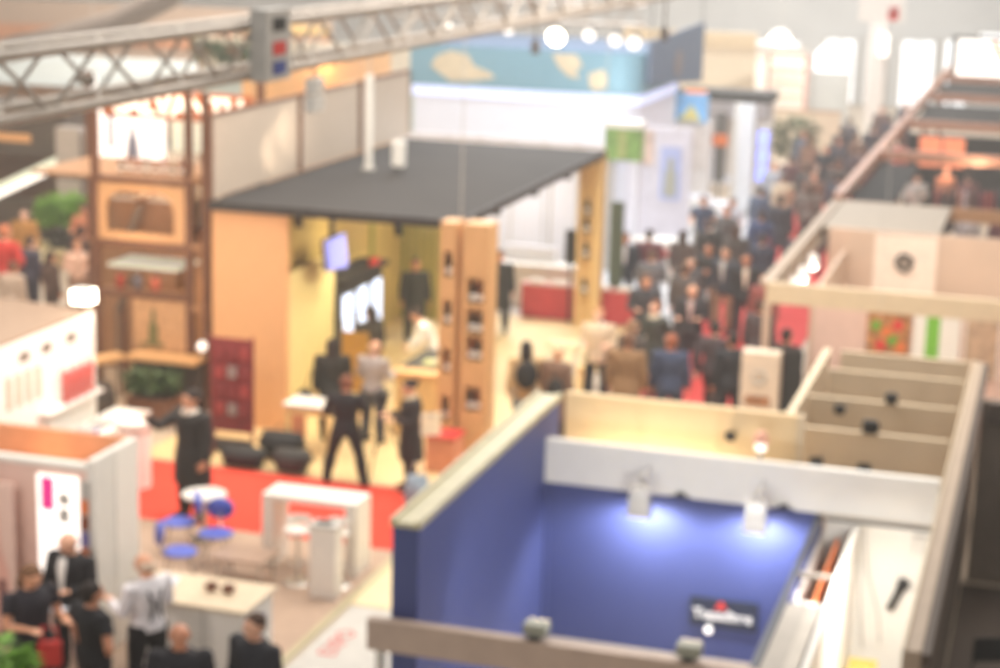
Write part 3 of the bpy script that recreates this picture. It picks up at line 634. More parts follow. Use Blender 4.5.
# raised panels on the roof
for k, (y0, y1, lb) in enumerate(((29.15, 33.0, 'nearest of three brown framed panels standing on the dark roof edge'), (33.1, 36.2, 'middle one of three brown framed panels on the dark roof edge'), (36.3, 39.3, 'farthest of three brown framed panels on the dark roof edge'))):
    t = thing('roof_panel_board', lb, 'panel', (-13.9, (y0+y1)/2, 3.93), 'framed panels standing along the roof edge')
    part('board', MB().box((-13.90, -13.83), (y0+.04, y1-.04), (3.93, 5.34)), mat('taupe_board', 'bfae9c', .6, var=.03), t); part('frame', MB().box((-13.92, -13.81), (y0, y0+.04), (3.93, 5.39)).box((-13.92, -13.81), (y1-.04, y1), (3.93, 5.39)).box((-13.92, -13.81), (y0+.04, y1-.04), (5.34, 5.39)), M_timber, t)
for y in (31.8, 32.5): spot('panel_spot_%d' % int(y*10), (-12.9, y-1.0, 4.4+.6*(y > 32)), (-13.83, y, 4.5+.3*(y > 32)), 55, 50, (1, .86, .68), .9)
t = thing('roof_post', 'tall white tube standing on the dark roof', 'post', (-12.75, 33.9, 3.92)); part('tube', MB().cyl(-12.75, 33.9, (3.96, 5.75), .075), M_white, t); part('base', MB().cyl(-12.75, 33.9, (3.92, 3.96), .14), M_grey, t); part('suspension_wire', MB().tube([(-12.75, 33.9, 5.75), (-12.75, 33.9, 9.5)], .012, 6), M_grey, t)
t = thing('floodlight', 'short white floodlight standing on the dark roof', 'floodlight', (-12.05, 33.65, 3.92)); part('lamp_head', MB().box((-12.16, -11.92), (33.55, 33.75), (4.05, 4.55), bev=.03), M_white, t); part('foot', MB().tube([(-12.14, 33.65, 3.945), (-12.05, 33.65, 4.06)], .02, 6).tube([(-11.94, 33.65, 3.945), (-12.03, 33.65, 4.06)], .02, 6), M_char, t)
for x, y, lb in ((-9.27, 28.97, 'front'), (-9.27, 38.9, 'rear')):
    solo('suspension_wire', MB().tube([(x, y, 3.935), (x, y, 9.5)], .01, 6), M_grey, 'thin wire holding the dark roof at its %s right corner' % lb, 'wire', (x, y, 6))
for k, (x, y) in enumerate(((-9.6, 32.0), (-9.6, 34.5), (-9.6, 37.0), (-12.3, 29.3), (-10.5, 29.3))):
    t = thing('spotlight', 'small black spotlight under the dark roof edge, ' + ('near the front column', 'in the middle of the right side', 'toward the rear column', 'above the blue screen', 'left of the front column')[k], 'spotlight', (x, y, 3.8), 'black spotlights under the dark roof')
    part('lamp_head', MB().tube([(x, y, 3.74), (x+.06, y-.05, 3.55)], [.06, .075], 12), M_black, t); part('bracket', MB().cyl(x, y, (3.74, 3.835), .015), M_black, t)
# interior of the wooden stand
t = thing('hanging_monitor', 'blue lit monitor hanging from the dark roof', 'monitor', (-12.1, 30.4, 3.3))
part('display', MB().hexa([(-11.98, 29.85, 2.72), (-11.94, 29.85, 2.72), (-11.94, 30.75, 2.62), (-11.98, 30.75, 2.62)], [(-12.03, 29.85, 3.22), (-11.99, 29.85, 3.22), (-11.99, 30.75, 3.22), (-12.03, 30.75, 3.22)]), E_screen, t)
part('casing', MB().hexa([(-12.03, 29.82, 2.7), (-11.985, 29.82, 2.7), (-11.985, 30.78, 2.6), (-12.03, 30.78, 2.6)], [(-12.08, 29.82, 3.25), (-12.035, 29.82, 3.25), (-12.035, 30.78, 3.25), (-12.08, 30.78, 3.25)]), M_black, t); part('ceiling_mount', MB().box((-12.09, -12.03), (30.25, 30.35), (3.25, 3.835)), M_black, t)
t = thing('display_cooler', 'dark framed drinks cooler with three glowing doors', 'refrigerator', (-12.5, 32.4, .012))
part('cabinet', MB().box((-12.8, -12.33), (31.25, 33.6), (.012, 2.15)), M_char, t); part('canopy_top', MB().box((-12.8, -12.2), (31.22, 33.63), (2.15, 2.24)), M_black, t)
for k in range(3):
    y = 31.33+k*.76; d = part('cooler_door', MB().box((-12.325, -12.30), (y, y+.7), (.35, 2.0)), M_char, t); part('lit_glass', MB().box((-12.299, -12.285), (y+.09, y+.61), (.5, 1.92)), E_cold, d); part('handle', MB().box((-12.299, -12.26), (y+.03, y+.06), (1.0, 1.5)), M_chrome, d)
t = thing('logo_block', 'small red logo block on top of the drinks cooler', 'sign', (-12.3, 33.1, 2.24)); part('plate', MB().box((-12.34, -12.24), (32.9, 33.2), (2.241, 2.36)), M_redp, t); part('foot', MB().box((-12.5, -12.345), (32.95, 33.15), (2.241, 2.26)), M_black, t)
t = thing('bar_counter', 'wooden bar counter with a dark top next to the orange column', 'counter', (-10.1, 30.3, .012)); part('front_panel', MB().box((-10.6, -9.62), (29.6, 31.3), (.012, 1.05)), M_wood2, t); part('worktop', MB().box((-10.65, -9.58), (29.95, 31.4), (1.05, 1.1)), M_char, t); part('worktop', MB().box((-10.65, -9.58), (29.55, 29.945), (1.05, 1.1)), M_wood, t)
t = thing('folded_cloth', 'pale green cloth lying on the dark bar top', 'cloth', (-10.05, 30.5, 1.1)); part('cloth_sheet', MB().box((-10.35, -9.8), (30.25, 30.6), (1.102, 1.13), rz=.2, bev=.01), mat('pale_green', 'b6b884', .8), t); part('fold', MB().box((-10.2, -9.85), (30.3, 30.5), (1.131, 1.16), rz=.2, bev=.01), mat('pale_green2', 'd0cfae', .8), t)
t = thing('chalk_board', 'tan wooden board behind the man in grey', 'board', (-12.0, 31.0, .012)); part('board', MB().box((-12.1, -11.6), (30.9, 30.95), (.3, 1.4)), mat('ochre', 'b48a3c', .6), t)
for x in (-12.05, -11.65): part('leg', MB().box((x-.02, x+.02), (30.9, 30.95), (.012, .3)), M_timber, t)
t = thing('side_table', 'small wooden table with a white top by the orange wall', 'table', (-11.4, 27.9, .012))
part('table_top', MB().box((-11.85, -11.0), (27.6, 28.2), (.86, .9), bev=.01), M_white, t); part('apron', MB().box((-11.8, -11.05), (27.65, 28.15), (.72, .859)), M_wood2, t)
for x, y in ((-11.78, 27.67), (-11.07, 27.67), (-11.78, 28.13), (-11.07, 28.13)): part('leg', MB().box((x-.03, x+.03), (y-.03, y+.03), (.012, .72)), M_wood2, t)
part('drawer_front', MB().box((-11.7, -11.45), (27.63, 27.648), (.3, .72)), mat('salmon', 'd88a60', .6), t)
for nm, x, y, sx, sy, sz, lb, cc in (('duffel_bag', -12.15, 26.75, .33, .2, .17, 'black duffel bag lying on the red carpet, left one of the pile', M_black), ('duffel_bag', -11.72, 27.3, .3, .2, .25, 'upright black bag in the middle of the bag pile by the orange wall', M_black), ('duffel_bag', -11.3, 26.75, .26, .19, .2, 'black bag at the right end of the bag pile near the small table', M_char)):
    t = thing(nm, lb, 'bag', (x, y, .012), 'black bags piled by the orange wall'); part('bag_body', MB().tube([(x-sx, y, .02+sz*.8), (x-sx*.9, y, .02+sz), (x, y, .02+sz), (x+sx*.9, y, .02+sz), (x+sx, y, .02+sz*.8)], [(sy*.6, sz*.6), (sy, sz), (sy*1.05, sz), (sy, sz), (sy*.6, sz*.6)], 14, side=(0, 1, 0)), cc, t, smooth=True); part('handle', MB().tube([(x-sx*.4, y, 2*sz), (x-sx*.3, y, 2*sz+.1), (x+sx*.3, y, 2*sz+.1), (x+sx*.4, y, 2*sz)], .012, 6), M_char, t)
# maroon display rack
t = thing('display_rack', 'maroon display rack hung with glinting packets beside the orange wall', 'display rack', (-12.85, 27.7, 0.012))
part('back_board', MB().box((-13.2, -12.5), (27.8, 27.86), (.25, 1.85)), M_maroon, t); part('base', MB().box((-13.2, -12.5), (27.4, 27.9), (.012, .1)), M_black, t)
for x in (-13.22, -12.48): part('upright', MB().cyl(x, 27.83, (.1, 1.9), .025), M_maroon, t)
for r in range(4):
    for q in range(3): part('packet', MB().box((-13.12+q*.22, -12.96+q*.22), (27.74, 27.79), (.55+r*.32, .75+r*.32), bev=.01), (mat('dull_red', '943634', .6), mat('dim_grey', '8a7c78', .6), M_maroon, M_maroon)[(r*2+q) % 4], t)
t = thing('rolling_suitcase', 'dark red suitcase standing below the maroon rack', 'suitcase', (-12.6, 26.95, .012)); part('shell', MB().box((-13.2, -12.8), (26.85, 27.1), (.06, .5), bev=.04), mat('wine', '5a1f22', .5), t); part('pull_handle', MB().tube([(-13.1, 27.03, .5), (-13.1, 27.03, .8), (-12.9, 27.03, .8), (-12.9, 27.03, .5)], .012, 6), M_chrome, t)
for x in (-13.16, -12.84): part('wheel', MB().tube([(x-.015, 26.97, .045), (x+.015, 26.97, .045)], .032, 12), M_black, t)
# tripod
t = thing('camera_tripod', 'thin black tripod standing between the man in black and the woman in a coat', 'tripod', (-9.82, 26.9, .012))
for a in range(3):
    q = a*2*PI/3+.3; part('leg', MB().tube([(-9.82, 26.9, 1.25), (-9.82+.42*math.cos(q), 26.9+.42*math.sin(q), .022)], [.016, .011], 8), M_black, t)
part('pan_head', MB().box((-9.87, -9.77), (26.85, 26.95), (1.25, 1.34)), M_black, t)
t = thing('video_camera', 'small dark video camera on the thin tripod', 'camera', (-9.82, 26.9, 1.34)); part('camera_body', MB().box((-9.88, -9.76), (26.8, 27.0), (1.342, 1.46), bev=.015), M_black, t); part('lens', MB().tube([(-9.82, 27.0, 1.4), (-9.82, 27.1, 1.4)], .045, 12), M_char, t)
t = thing('pedestal', 'small salmon coloured pedestal box at the foot of the orange column', 'pedestal', (-9.1, 27.9, .012)); part('block', MB().box((-9.35, -8.85), (27.6, 28.1), (.012, .6), bev=.01), mat('salmon2', 'd8906e', .6), t); part('top_plate', MB().box((-9.37, -8.83), (27.58, 28.12), (.6, .63)), M_redp, t)

# ================================================================ timber tower stand, left of the orange wall
W = thing('timber_stand', 'tall timber framed stand with lit sign, left of the orange wall', 'exhibition booth', (-15.4, 30, 0))
for x in (-16.27, -14.45, -14.12): part('post', MB().box((x-.06, x+.06), (29.5, 29.62), (0, 5.7)), M_timber, W)
for x in (-17.75, -14.2): part('post', MB().box((x-.06, x+.06), (32.0, 32.12), (0, 5.7)), M_timber, W)
for z in (2.05, 2.95, 4.1): part('cross_rail', MB().box((-16.21, -14.51), (29.5, 29.6), (z-.05, z+.05)), M_timber, W)
for z in (.9, 1.9, 3.0, 4.2): part('cross_rail', MB().box((-14.39, -14.18), (29.5, 29.6), (z-.05, z+.05)), M_tan, W)
part('floor_deck', MB().box((-17.6, -14.26), (29.63, 32.0), (4.06, 4.12)), M_tan, W)
part('ceiling_deck', MB().box((-16.49, -14.26), (29.63, 32.0), (2.9, 2.96)), M_tan, W)
part('backdrop', MB().box((-17.65, -16.1), (31.9, 31.98), (4.12, 5.1)), E_white, W, 'bright white lit backdrop'); part('backdrop', MB().box((-15.95, -15.35), (31.9, 31.98), (4.3, 5.2)), E_pale, W, 'pale green lit panel')  # bright wall's light is put into the white panel as glow
part('figure_print', MB().tube([(-16.75, 31.89, 4.13), (-16.75, 31.89, 4.45), (-16.75, 31.89, 4.6)], [(.14, .005), (.1, .005), (.05, .005)], 10).ell((-16.75, 31.89, 4.66), (.06, .005, .08)), mat('silhouette_blue_grey', '8a94ac', .6), W, 'blue grey silhouette, painted flat'); part('silhouette_streak', MB().box((-17.25, -17.15), (31.885, 31.899), (4.3, 5.0)), MATS['silhouette_blue_grey'], W)  # silhouettes against the bright backdrop, painted on as flat shapes
part('back_wall', MB().box((-17.65, -14.26), (31.9, 31.98), (0, 4.05)), M_tan, W)
fp = MB()
# panel with an arched opening
x0, x1, z0, z1 = -16.20, -14.52, 3.02, 4.03
fp.box((x0, x1), (29.52, 29.58), (z0, z0+.14)).box((x0, x1), (29.52, 29.58), (z1-.14, z1)).box((x0, x0+.14), (29.52, 29.58), (z0+.14, z1-.14)).box((x1-.2, x1), (29.52, 29.58), (z0+.14, z1-.14))
fp.prism([(x0+.14, z1-.14), (x0+.14, z1-.4), (x0+.2, z1-.28), (x0+.4, z1-.14)], 'y', 29.52, 29.58).prism([(x1-.2, z1-.14), (x1-.45, z1-.14), (x1-.27, z1-.26), (x1-.2, z1-.45)], 'y', 29.52, 29.58)
part('cutout_board', fp, mat('board_tan', 'c79c70', .6, var=.1, wood=True), W)
part('shingle_board', MB().box((-15.55, -14.52), (29.52, 29.58), (1.08, 1.98)), mat('shingle', 'c49a70', .7, var=.2, scale=14), W)
part('bottle_mark', MB().tube([(-15.15, 29.5, 1.2), (-15.15, 29.5, 1.5), (-15.15, 29.5, 1.6), (-15.15, 29.5, 1.8)], [(.09, .015), (.09, .015), (.035, .015), (.035, .015)], 12).box((-15.4, -14.95), (29.495, 29.515), (1.14, 1.2)), mat('bottle_green', '6a6a3c', .5), W, 'green bottle emblem')
part('counter_ledge', MB().box((-15.45, -14.1), (29.0, 29.48), (.98, 1.06)), M_wood, W); part('counter_ledge', MB().hexa([(-16.6, 27.3, .98), (-16.3, 27.2, .98), (-15.45, 29.0, .98), (-15.72, 29.2, .98)], [(-16.6, 27.3, 1.06), (-16.3, 27.2, 1.06), (-15.45, 29.0, 1.06), (-15.72, 29.2, 1.06)]), M_wood, W)
part('counter_front', MB().box((-15.45, -14.1), (29.3, 29.36), (.3, .97)), M_dkbrown, W)
part('sign_board', MB().box((-17.0, -13.98), (31.2, 31.28), (4.98, 5.5)), mat('sign_orange', 'b8683c', .6), W, 'orange sign board')
text('lettering', 'SALVANTU', .52, E_letter, W, (-15.45, 31.18, 5.22), (PI/2, 0, 0), .015, bold=.014)
for x, z, w_, h_, c, lb in ((-15.95, 3.5, .14, .3, M_white, 'small white board leaning behind the arched cutout, left one'), (-15.25, 3.45, .3, .32, M_grey, 'grey board behind the arched cutout, middle one'), (-14.78, 3.4, .07, .45, M_white, 'narrow white board behind the arched cutout, right one')):
    t = thing('menu_board', lb, 'board', (x, 31.5, z)); part('board', MB().box((x-w_, x+w_), (31.4, 31.44), (2.99, z+h_)), c, t); part('foot', MB().box((x-w_*.8, x+w_*.8), (31.35, 31.5), (2.962, 2.988)), M_timber, t)
for x, z, c, lb in ((-15.9, 2.2, 'a8442e', 'terracotta jar on the lower deck of the timber stand'), (-15.2, 2.2, 'c86a50', 'pale red jar on the lower deck of the timber stand'), (-15.55, 2.2, '6f6a70', 'grey jar between the two red jars in the timber stand')):
    t = thing('storage_jar', lb, 'jar', (x, 29.7, 2.1)); part('jar_body', MB().tube([(x, 29.72, 2.101), (x, 29.72, 2.25), (x, 29.72, 2.36)], [.07, .09, .06], 14), cloth(c), t, smooth=True); part('lid', MB().cyl(x, 29.72, (2.36, 2.4), .05), M_timber, t)
part('lower_shelf', MB().box((-16.2, -14.5), (29.61, 29.85), (2.06, 2.1)), M_tan, W)
def flat_lamp(x, y, z, w, d, lb):
    t = thing('light_box', lb, 'lamp', (x, y, z)); part('diffuser', MB().box((x-w, x+w), (y-d, y+d), (z, z+.04)), E_pale, t); part('frame', MB().box((x-w-.03, x+w+.03), (y-d-.03, y+d+.03), (z+.041, z+.07)), M_white, t); part('bracket', MB().box((x-.03, x+.03), (y+d, y+d+.35), (z+.02, z+.05)), M_timber, t)
t = thing('serving_counter', 'white topped display counter in the timber stand, under the cutout board', 'counter', (-15.6, 30.4, 2.0)); part('glass_top', MB().box((-16.3, -14.9), (30.0, 30.9), (2.42, 2.48)), E_pale, t); part('body_panel', MB().box((-16.2, -15.0), (30.1, 30.8), (2.02, 2.42)), M_tan, t)
[part('stand_leg', MB().box((q, q+.08), (30.1, 30.18), (0, 2.019)), M_timber, t) for q in (-16.1, -15.08)]
t = thing('serving_counter', 'pale topped counter seen through the arched cutout board', 'counter', (-15.6, 30.6, 3.0)); part('glass_top', MB().box((-16.3, -15.85), (30.2, 31), (3.62, 3.68)).box((-15.6, -15.0), (30.2, 31), (3.62, 3.68)), M_white, t); part('body_panel', MB().box((-16.25, -15.05), (30.3, 30.9), (2.965, 3.62)), M_tan, t)
t = thing('steel_dispenser', 'slanted steel dispenser behind the arched cutout board', 'dispenser', (-15.7, 29.9, 3)); part('pipe', MB().tube([(-15.8, 29.9, 3.06), (-15.6, 29.9, 3.55)], .06, 10), M_taupewall, t); part('tap', MB().tube([(-15.6, 29.9, 3.55), (-15.5, 29.8, 3.6)], .03, 8), M_chrome, t)
t = thing('steel_dispenser', 'slanted steel pipe below the white topped counter in the timber stand', 'dispenser', (-15.8, 29.95, 2)); part('pipe', MB().tube([(-16.1, 29.97, 1.6), (-15.75, 29.97, 2.3)], .06, 10), M_taupewall, t); part('tap', MB().tube([(-15.75, 29.97, 2.3), (-15.65, 29.93, 2.36)], .03, 8), M_chrome, t); part('stand_leg', MB().cyl(-16.1, 29.97, (0, 1.62), .03), M_taupewall, t)
for k in range(8):
    x = -16.1+k*.17; bottle(x, 30.2, 4.121, 'bottle on the upper deck of the timber stand, place %s from the outer post' % ('one', 'two', 'three', 'four', 'five', 'six', 'seven', 'eight')[k], 'bottles on the upper deck of the timber stand', .05, .34 if k % 2 else .26, (M_glass, M_amber, M_maroon)[k % 3])
def plant(name, x, y, z, n, r, h, lb, m=M_green, pot=True, leafl=.2, cat='plant', potm=M_char, group=None):
    t = thing(name, lb, cat, (x, y, z), group)
    zz = z
    if pot: part('pot', MB().cyl(x, y, (z, z+.35), r*.45, 16, r*.55), potm, t); zz = z+.36
    part('stem', MB().tube([(x, y, zz), (x, y, zz+h*.6)], .02, 6), M_dkbrown, t)
    mb = MB()
    for i in range(n):
        a = random.random()*2*PI; e = random.uniform(-.2, 1.3); q = random.random()**.5
        p = V((x+r*.8*q*math.cos(a), y+r*.8*q*math.sin(a), zz+h*(.25+.7*random.random())))
        mb.leaf(p, (math.cos(a), math.sin(a), math.tan(min(e, 1.2))*.6), leafl*random.uniform(.7, 1.3), leafl*.25)
    part('foliage', mb, m, t); return t
plant('potted_plant', -14.75, 28.65, .5, 260, .5, .35, 'green leafy plant on the crate under the timber stand ledge', M_dkgreen, False, .2)
t = thing('wooden_crate', 'brown wooden crate holding the leafy plant under the ledge', 'crate', (-14.7, 28.65, 0)); part('box_side', MB().box((-15.1, -14.3), (28.35, 28.4), (.0, .49)).box((-15.1, -14.3), (28.9, 28.95), (.0, .49)).box((-15.1, -15.05), (28.41, 28.89), (.0, .49)).box((-14.35, -14.3), (28.41, 28.89), (.0, .49)), M_timber, t); part('soil', MB().box((-15.04, -14.36), (28.41, 28.89), (.3, .47)), M_dkbrown, t)
t = thing('barrel', 'dark wooden barrel under the slanting ledge of the timber stand', 'barrel', (-15.6, 28.3, 0)); part('staves', MB().tube([(-15.6, 28.3, 0), (-15.6, 28.3, .35), (-15.6, 28.3, .7)], [.24, .3, .24], 18), M_dkbrown, t, smooth=True); [part('hoop', MB().cyl(-15.6, 28.3, (q, q+.05), .285, 18), M_char, t) for q in (.14, .5)]
t = thing('round_glow', 'small round white lamp at the foot of the timber post', 'lamp', (-14.1, 29.1, 1.07)); part('bulb', MB().ell((-14.1, 29.3, 1.28), .09), E_white, t, smooth=True); part('stand', MB().cyl(-14.1, 29.3, (1.062, 1.2), .03), M_chrome, t)
t = thing('orange_backing', 'orange lit wooden wall showing above the roof panels', 'partition', (-14.8, 35, 0)); part('board', MB().box((-15.0, -14.9), (33, 41), (0, 5.75)), M_wood, t); part('top_rail', MB().box((-15.02, -14.88), (33, 41), (5.75, 5.82)), M_timber, t)
# ================================================================ bright white stand at the left edge
L = thing('exhibition_booth', 'overexposed bright white stand with red products at the left edge', 'exhibition booth', (-15.5, 25, 0))
part('wall_panel', MB().box((-14.7, -14.6), (22.6, 26.4), (0, 2.45)), M_white, L); part('roof_panel', MB().box((-18.5, -14.62), (22.6, 26.4), (2.45, 2.5)), mat('roof_beige', '947c69', .7), L, 'beige roof')
part('back_panel', MB().box((-18.5, -14.71), (26.3, 26.4), (0, 2.44)), M_white, L)
for z in (1.17,): part('shelf', MB().box((-14.599, -14.4), (24.6, 26.3), (z, z+.03)), M_white, L)
for k in range(4):
    y = 25.3+k*.25
    t = thing('product_bottle', 'slim red product bottle on the white stand shelf, place %s from the left' % ('one', 'two', 'three', 'four')[k], 'bottle', (-14.5, y, 1.2), 'slim red bottles on the white stand'); part('bottle_body', MB().tube([(-14.5, y, 1.201), (-14.5, y, 1.65), (-14.5, y, 1.72)], [.05, .05, .03], 12), M_redp, t, smooth=True); part('cap', MB().cyl(-14.5, y, (1.72, 1.8), .04, 10), M_white, t)
for k in range(4):
    y = 23.7+k*.28
    part('printed_stripe', MB().box((-14.599, -14.59), (y, y+.15), (1.45, 1.95)), mat('peach_print', 'eab09a', .6), L)
[part('printed_logo', MB().box((-14.599, -14.59), (q, q+.28), (2.1, 2.25)), M_taupewall, L) for q in (24.1, 24.75, 25.5)]
t = thing('floodlight', 'glaring floodlight on the far corner of the white stand', 'floodlight', (-14.7, 26.45, 2.5)); part('lamp_head', MB().box((-14.85, -14.55), (26.1, 26.35), (2.6, 2.85), bev=.02), M_white, t); part('lamp_glass', MB().box((-14.83, -14.57), (26.07, 26.095), (2.62, 2.83)).box((-14.545, -14.52), (26.12, 26.33), (2.62, 2.83)), E_lamp, t); part('foot', MB().cyl(-14.7, 26.22, (2.5, 2.6), .03), M_char, t)
t = thing('display_counter', 'low white counter with red print in front of the white stand', 'counter', (-14, 25.9, 0)); part('body_panel', MB().box((-14.35, -13.75), (24.8, 26.6), (0.012, .78)), M_white, t); part('worktop', MB().box((-14.37, -13.73), (24.78, 26.62), (.78, .82)), M_white, t); part('red_print', MB().box((-13.749, -13.74), (25.9, 26.4), (.4, .6)), M_redp, t, 'red print')
for k, y in enumerate((25.1, 25.55)):
    t = thing('leaflet_stack', ('violet grey' if k == 0 else 'pale grey') + ' leaflet pile on the low white counter', 'leaflets', (-14.05, y, .82)); part('paper', MB().box((-14.2, -13.9), (y-.15, y+.15), (.822, .9), rz=.1), (M_purple, M_grey)[k], t); part('cover_sheet', MB().box((-14.2, -13.9), (y-.15, y+.15), (.9, .905), rz=.1), M_grey, t)
t = thing('waste_bin', 'round white bin table beside the pink pavilion', 'table', (-13.3, 25.2, .012)); part('drum', MB().cyl(-13.3, 25.2, (.02, 1.0), .26, 24), M_white, t, smooth=False); part('top', MB().cyl(-13.3, 25.2, (1.0, 1.08), .3, 24), M_white, t)

# ================================================================ pink pavilion
N = thing('pavilion', 'pinkish pavilion with open orange lit top and a lit screen on its front', 'exhibition booth', (-11.6, 19.5, 0))
part('front_wall', MB().box((-13.2, -10.6), (18.9, 18.98), (.012, 2.38)), M_pink, N); part('side_wall', MB().box((-10.6, -10.5), (18.9, 19.98), (.012, 2.5)), M_matwhite, N); part('side_wall', MB().box((-10.499, -10.49), (19.4, 19.98), (.012, 2.49)), M_white, N)
part('back_wall', MB().box((-13.2, -10.61), (19.9, 19.98), (.012, 2.5)), mat('orange_inner', 'd8a078', .7), N); part('inner_tray', MB().box((-13.2, -10.61), (18.99, 19.89), (2.0, 2.05)), MATS['orange_inner'], N); part('front_rim', MB().box((-13.2, -10.6), (18.86, 19.02), (2.38, 2.44)), M_matwhite, N)
t = thing('lit_screen', 'bright screen with a magenta strip on the pink pavilion front', 'screen', (-10.97, 18.87, 1.1)); part('display', MB().box((-11.24, -10.7), (18.86, 18.895), (1.05, 2.28)), E_white, t); part('magenta_strip', MB().box((-11.18, -11.02), (18.85, 18.859), (1.85, 2.25)), E_mag, t, 'magenta strip'); part('printed_shapes', MB().tube([(-10.88, 18.857, 2.0), (-10.88, 18.852, 2.0)], .08, 12).box((-10.95, -10.82), (18.851, 18.859), (1.72, 1.88)), M_grey, t)
t = thing('brochure_rack', 'narrow rack of coloured brochures beside the lit screen', 'rack', (-10.62, 18.87, 1.1)); part('frame', MB().box((-10.68, -10.56), (18.87, 18.895), (1.2, 2.25)), M_grey, t)
for k, c in enumerate((M_orangep, M_purple, M_amber, M_orangep, M_grey)): part('brochure', MB().box((-10.67, -10.57), (18.85, 18.868), (1.25+k*.2, 1.42+k*.2)), c, t)
t = thing('bottle_poster', 'poster of a tall pink bottle shape with dark stripes at the left edge', 'poster', (-11.7, 18.6, .1)); part('sign_panel', MB().box((-12.2, -11.42), (18.6, 18.64), (.05, 2.2)), M_pink, t)
part('bottle_print', MB().prism([(-11.95, .1), (-11.5, .1), (-11.5, 1.1), (-11.6, 1.4), (-11.64, 2.1), (-11.8, 2.1), (-11.84, 1.4), (-11.95, 1.1)], 'y', 18.59, 18.599), mat('rose', 'd9a596', .6), t)
for k, x in enumerate((-11.9, -11.74, -11.58)): part('stripe_print', MB().box((x-.04, x+.04), (18.58, 18.589), (.15, 1.0)), mat('plum', '6b4646', .6), t, 'dark stripe')
part('stripe_print', MB().box((-11.83, -11.64), (18.58, 18.589), (1.75, 2.08)), MATS['plum'], t); part('foot_plate', MB().box((-12.2, -11.42), (18.5, 18.74), (.012, .05)), M_char, t)
# plants at the lower left corner
plant('potted_plant', -10.05, 15.85, .012, 320, .42, 1.0, 'leafy green plant at the bottom left corner', M_green, True, .26)
t = plant('potted_plant', -9.15, 15.2, .012, 200, .26, .95, 'smaller leafy plant right of the corner plant with a yellow flower', mat('leaf2', '6f9a3a', .6, var=.3, scale=14), True, .2)
part('flower', MB().ell((-9.05, 14.98, 1.15), (.06, .06, .05)), mat('flower', 'd8a030', .6), t)
plant('potted_plant', -10.22, 19.72, .012, 40, .08, .5, 'small grey green plant between the pavilion and the bald man', M_dkgreen, True, .16)

# ================================================================ white counters and tables, lower left
t = thing('reception_counter', 'large white counter with two brown bowls on top', 'counter', (-9.2, 19.1, .012)); part('front_panel', MB().box((-9.95, -8.5), (18.66, 19.5), (.03, .96)), M_white, t); part('worktop', MB().box((-10.0, -8.45), (18.62, 19.56), (.96, 1.0), bev=.006), mat('cream_top', 'd6c3a6', .4), t); part('plinth', MB().box((-9.9, -8.55), (18.7, 19.46), (.012, .03)), M_grey, t)
for x in (-9.5, -9.0): part('joint_line', MB().box((x-.008, x+.008), (18.65, 18.659), (.05, .95)), M_grey, t)
part('logo', MB().tube([(-8.497, 18.9, .5), (-8.49, 18.9, .5)], .12, 16).box((-8.499, -8.49), (19.0, 19.3), (.55, .75)), M_purple, t, 'purple logo')
for x, lb in ((-9.12, 'left brown bowl on the white reception counter'), (-8.9, 'right brown bowl on the white reception counter')):
    t = thing('bowl', lb, 'bowl', (x, 19.15, 1.0)); part('bowl_shell', MB().tube([(x, 19.15, 1.002), (x, 19.15, 1.07)], [.05, .09], 16), mat('bowl_brown', '8a5a40', .5), t, smooth=True); part('snack_fill', MB().ell((x, 19.15, 1.075), (.075, .075, .025)), mat('snack', '6a4030', .8), t, smooth=True)
t = thing('leaflet_stack', 'white paper lying on the reception counter near the bald man', 'leaflets', (-9.75, 19.2, 1.0)); part('paper', MB().box((-9.9, -9.6), (19.0, 19.35), (1.002, 1.02), rz=.2), M_white, t); part('cover_sheet', MB().box((-9.9, -9.6), (19.0, 19.35), (1.02, 1.024), rz=.3), M_cold, t)
t = thing('high_table', 'white arch shaped high table with slab legs', 'table', (-9.3, 22.9, .012)); part('table_top', MB().box((-10.0, -8.62), (22.6, 23.15), (.98, 1.06), bev=.006), M_white, t)
for x in (-9.92, -8.7): part('leg', MB().box((x-.08, x+.08), (22.6, 23.15), (.012, .979)), M_white, t)
def stool(x, y, lb):
    t = thing('bar_stool', lb, 'stool', (x, y, .012), 'white bar stools'); part('seat', MB().tube([(x, y, .72), (x, y, .76), (x, y, .78)], [.17, .19, .17], 20), M_white, t, smooth=True); part('backrest', MB().tube([(x-.18, y+.05, .84), (x-.1, y+.17, .86), (x+.1, y+.17, .86), (x+.18, y+.05, .84)], [(.06, .012)]*4, 8, side=(0, 0, 1)), M_white, t)
    part('pole', MB().cyl(x, y, (.035, .72), .028), M_chrome, t); part('base', MB().tube([(x, y, .012), (x, y, .035)], [.2, .16], 20), M_chrome, t); part('foot_ring', MB().ring((x, y, .3), .13, .012, 'z', 20, 6).tube([(x, y, .3), (x+.13, y, .3)], .01, 6), M_chrome, t); return t
stool(-9.3, 22.2, 'white bar stool left of the white podium'); stool(-8.78, 22.28, 'white bar stool right of the white podium')
t = thing('podium', 'slim white podium with a dark top by the floor edge', 'podium', (-8.72, 21.95, .012)); part('body_panel', MB().box((-8.95, -8.58), (21.75, 22.02), (.012, .98)), M_white, t); part('top_plate', MB().box((-8.97, -8.56), (21.73, 22.04), (.98, 1.01)), M_grey, t)
t = thing('tablet', 'dark tablet lying on the slim white podium', 'tablet', (-8.8, 21.9, 1.01)); part('casing', MB().box((-8.9, -8.68), (21.82, 21.97), (1.012, 1.025), bev=.004), M_char, t); part('display', MB().box((-8.885, -8.695), (21.835, 21.955), (1.025, 1.028)), M_black, t)
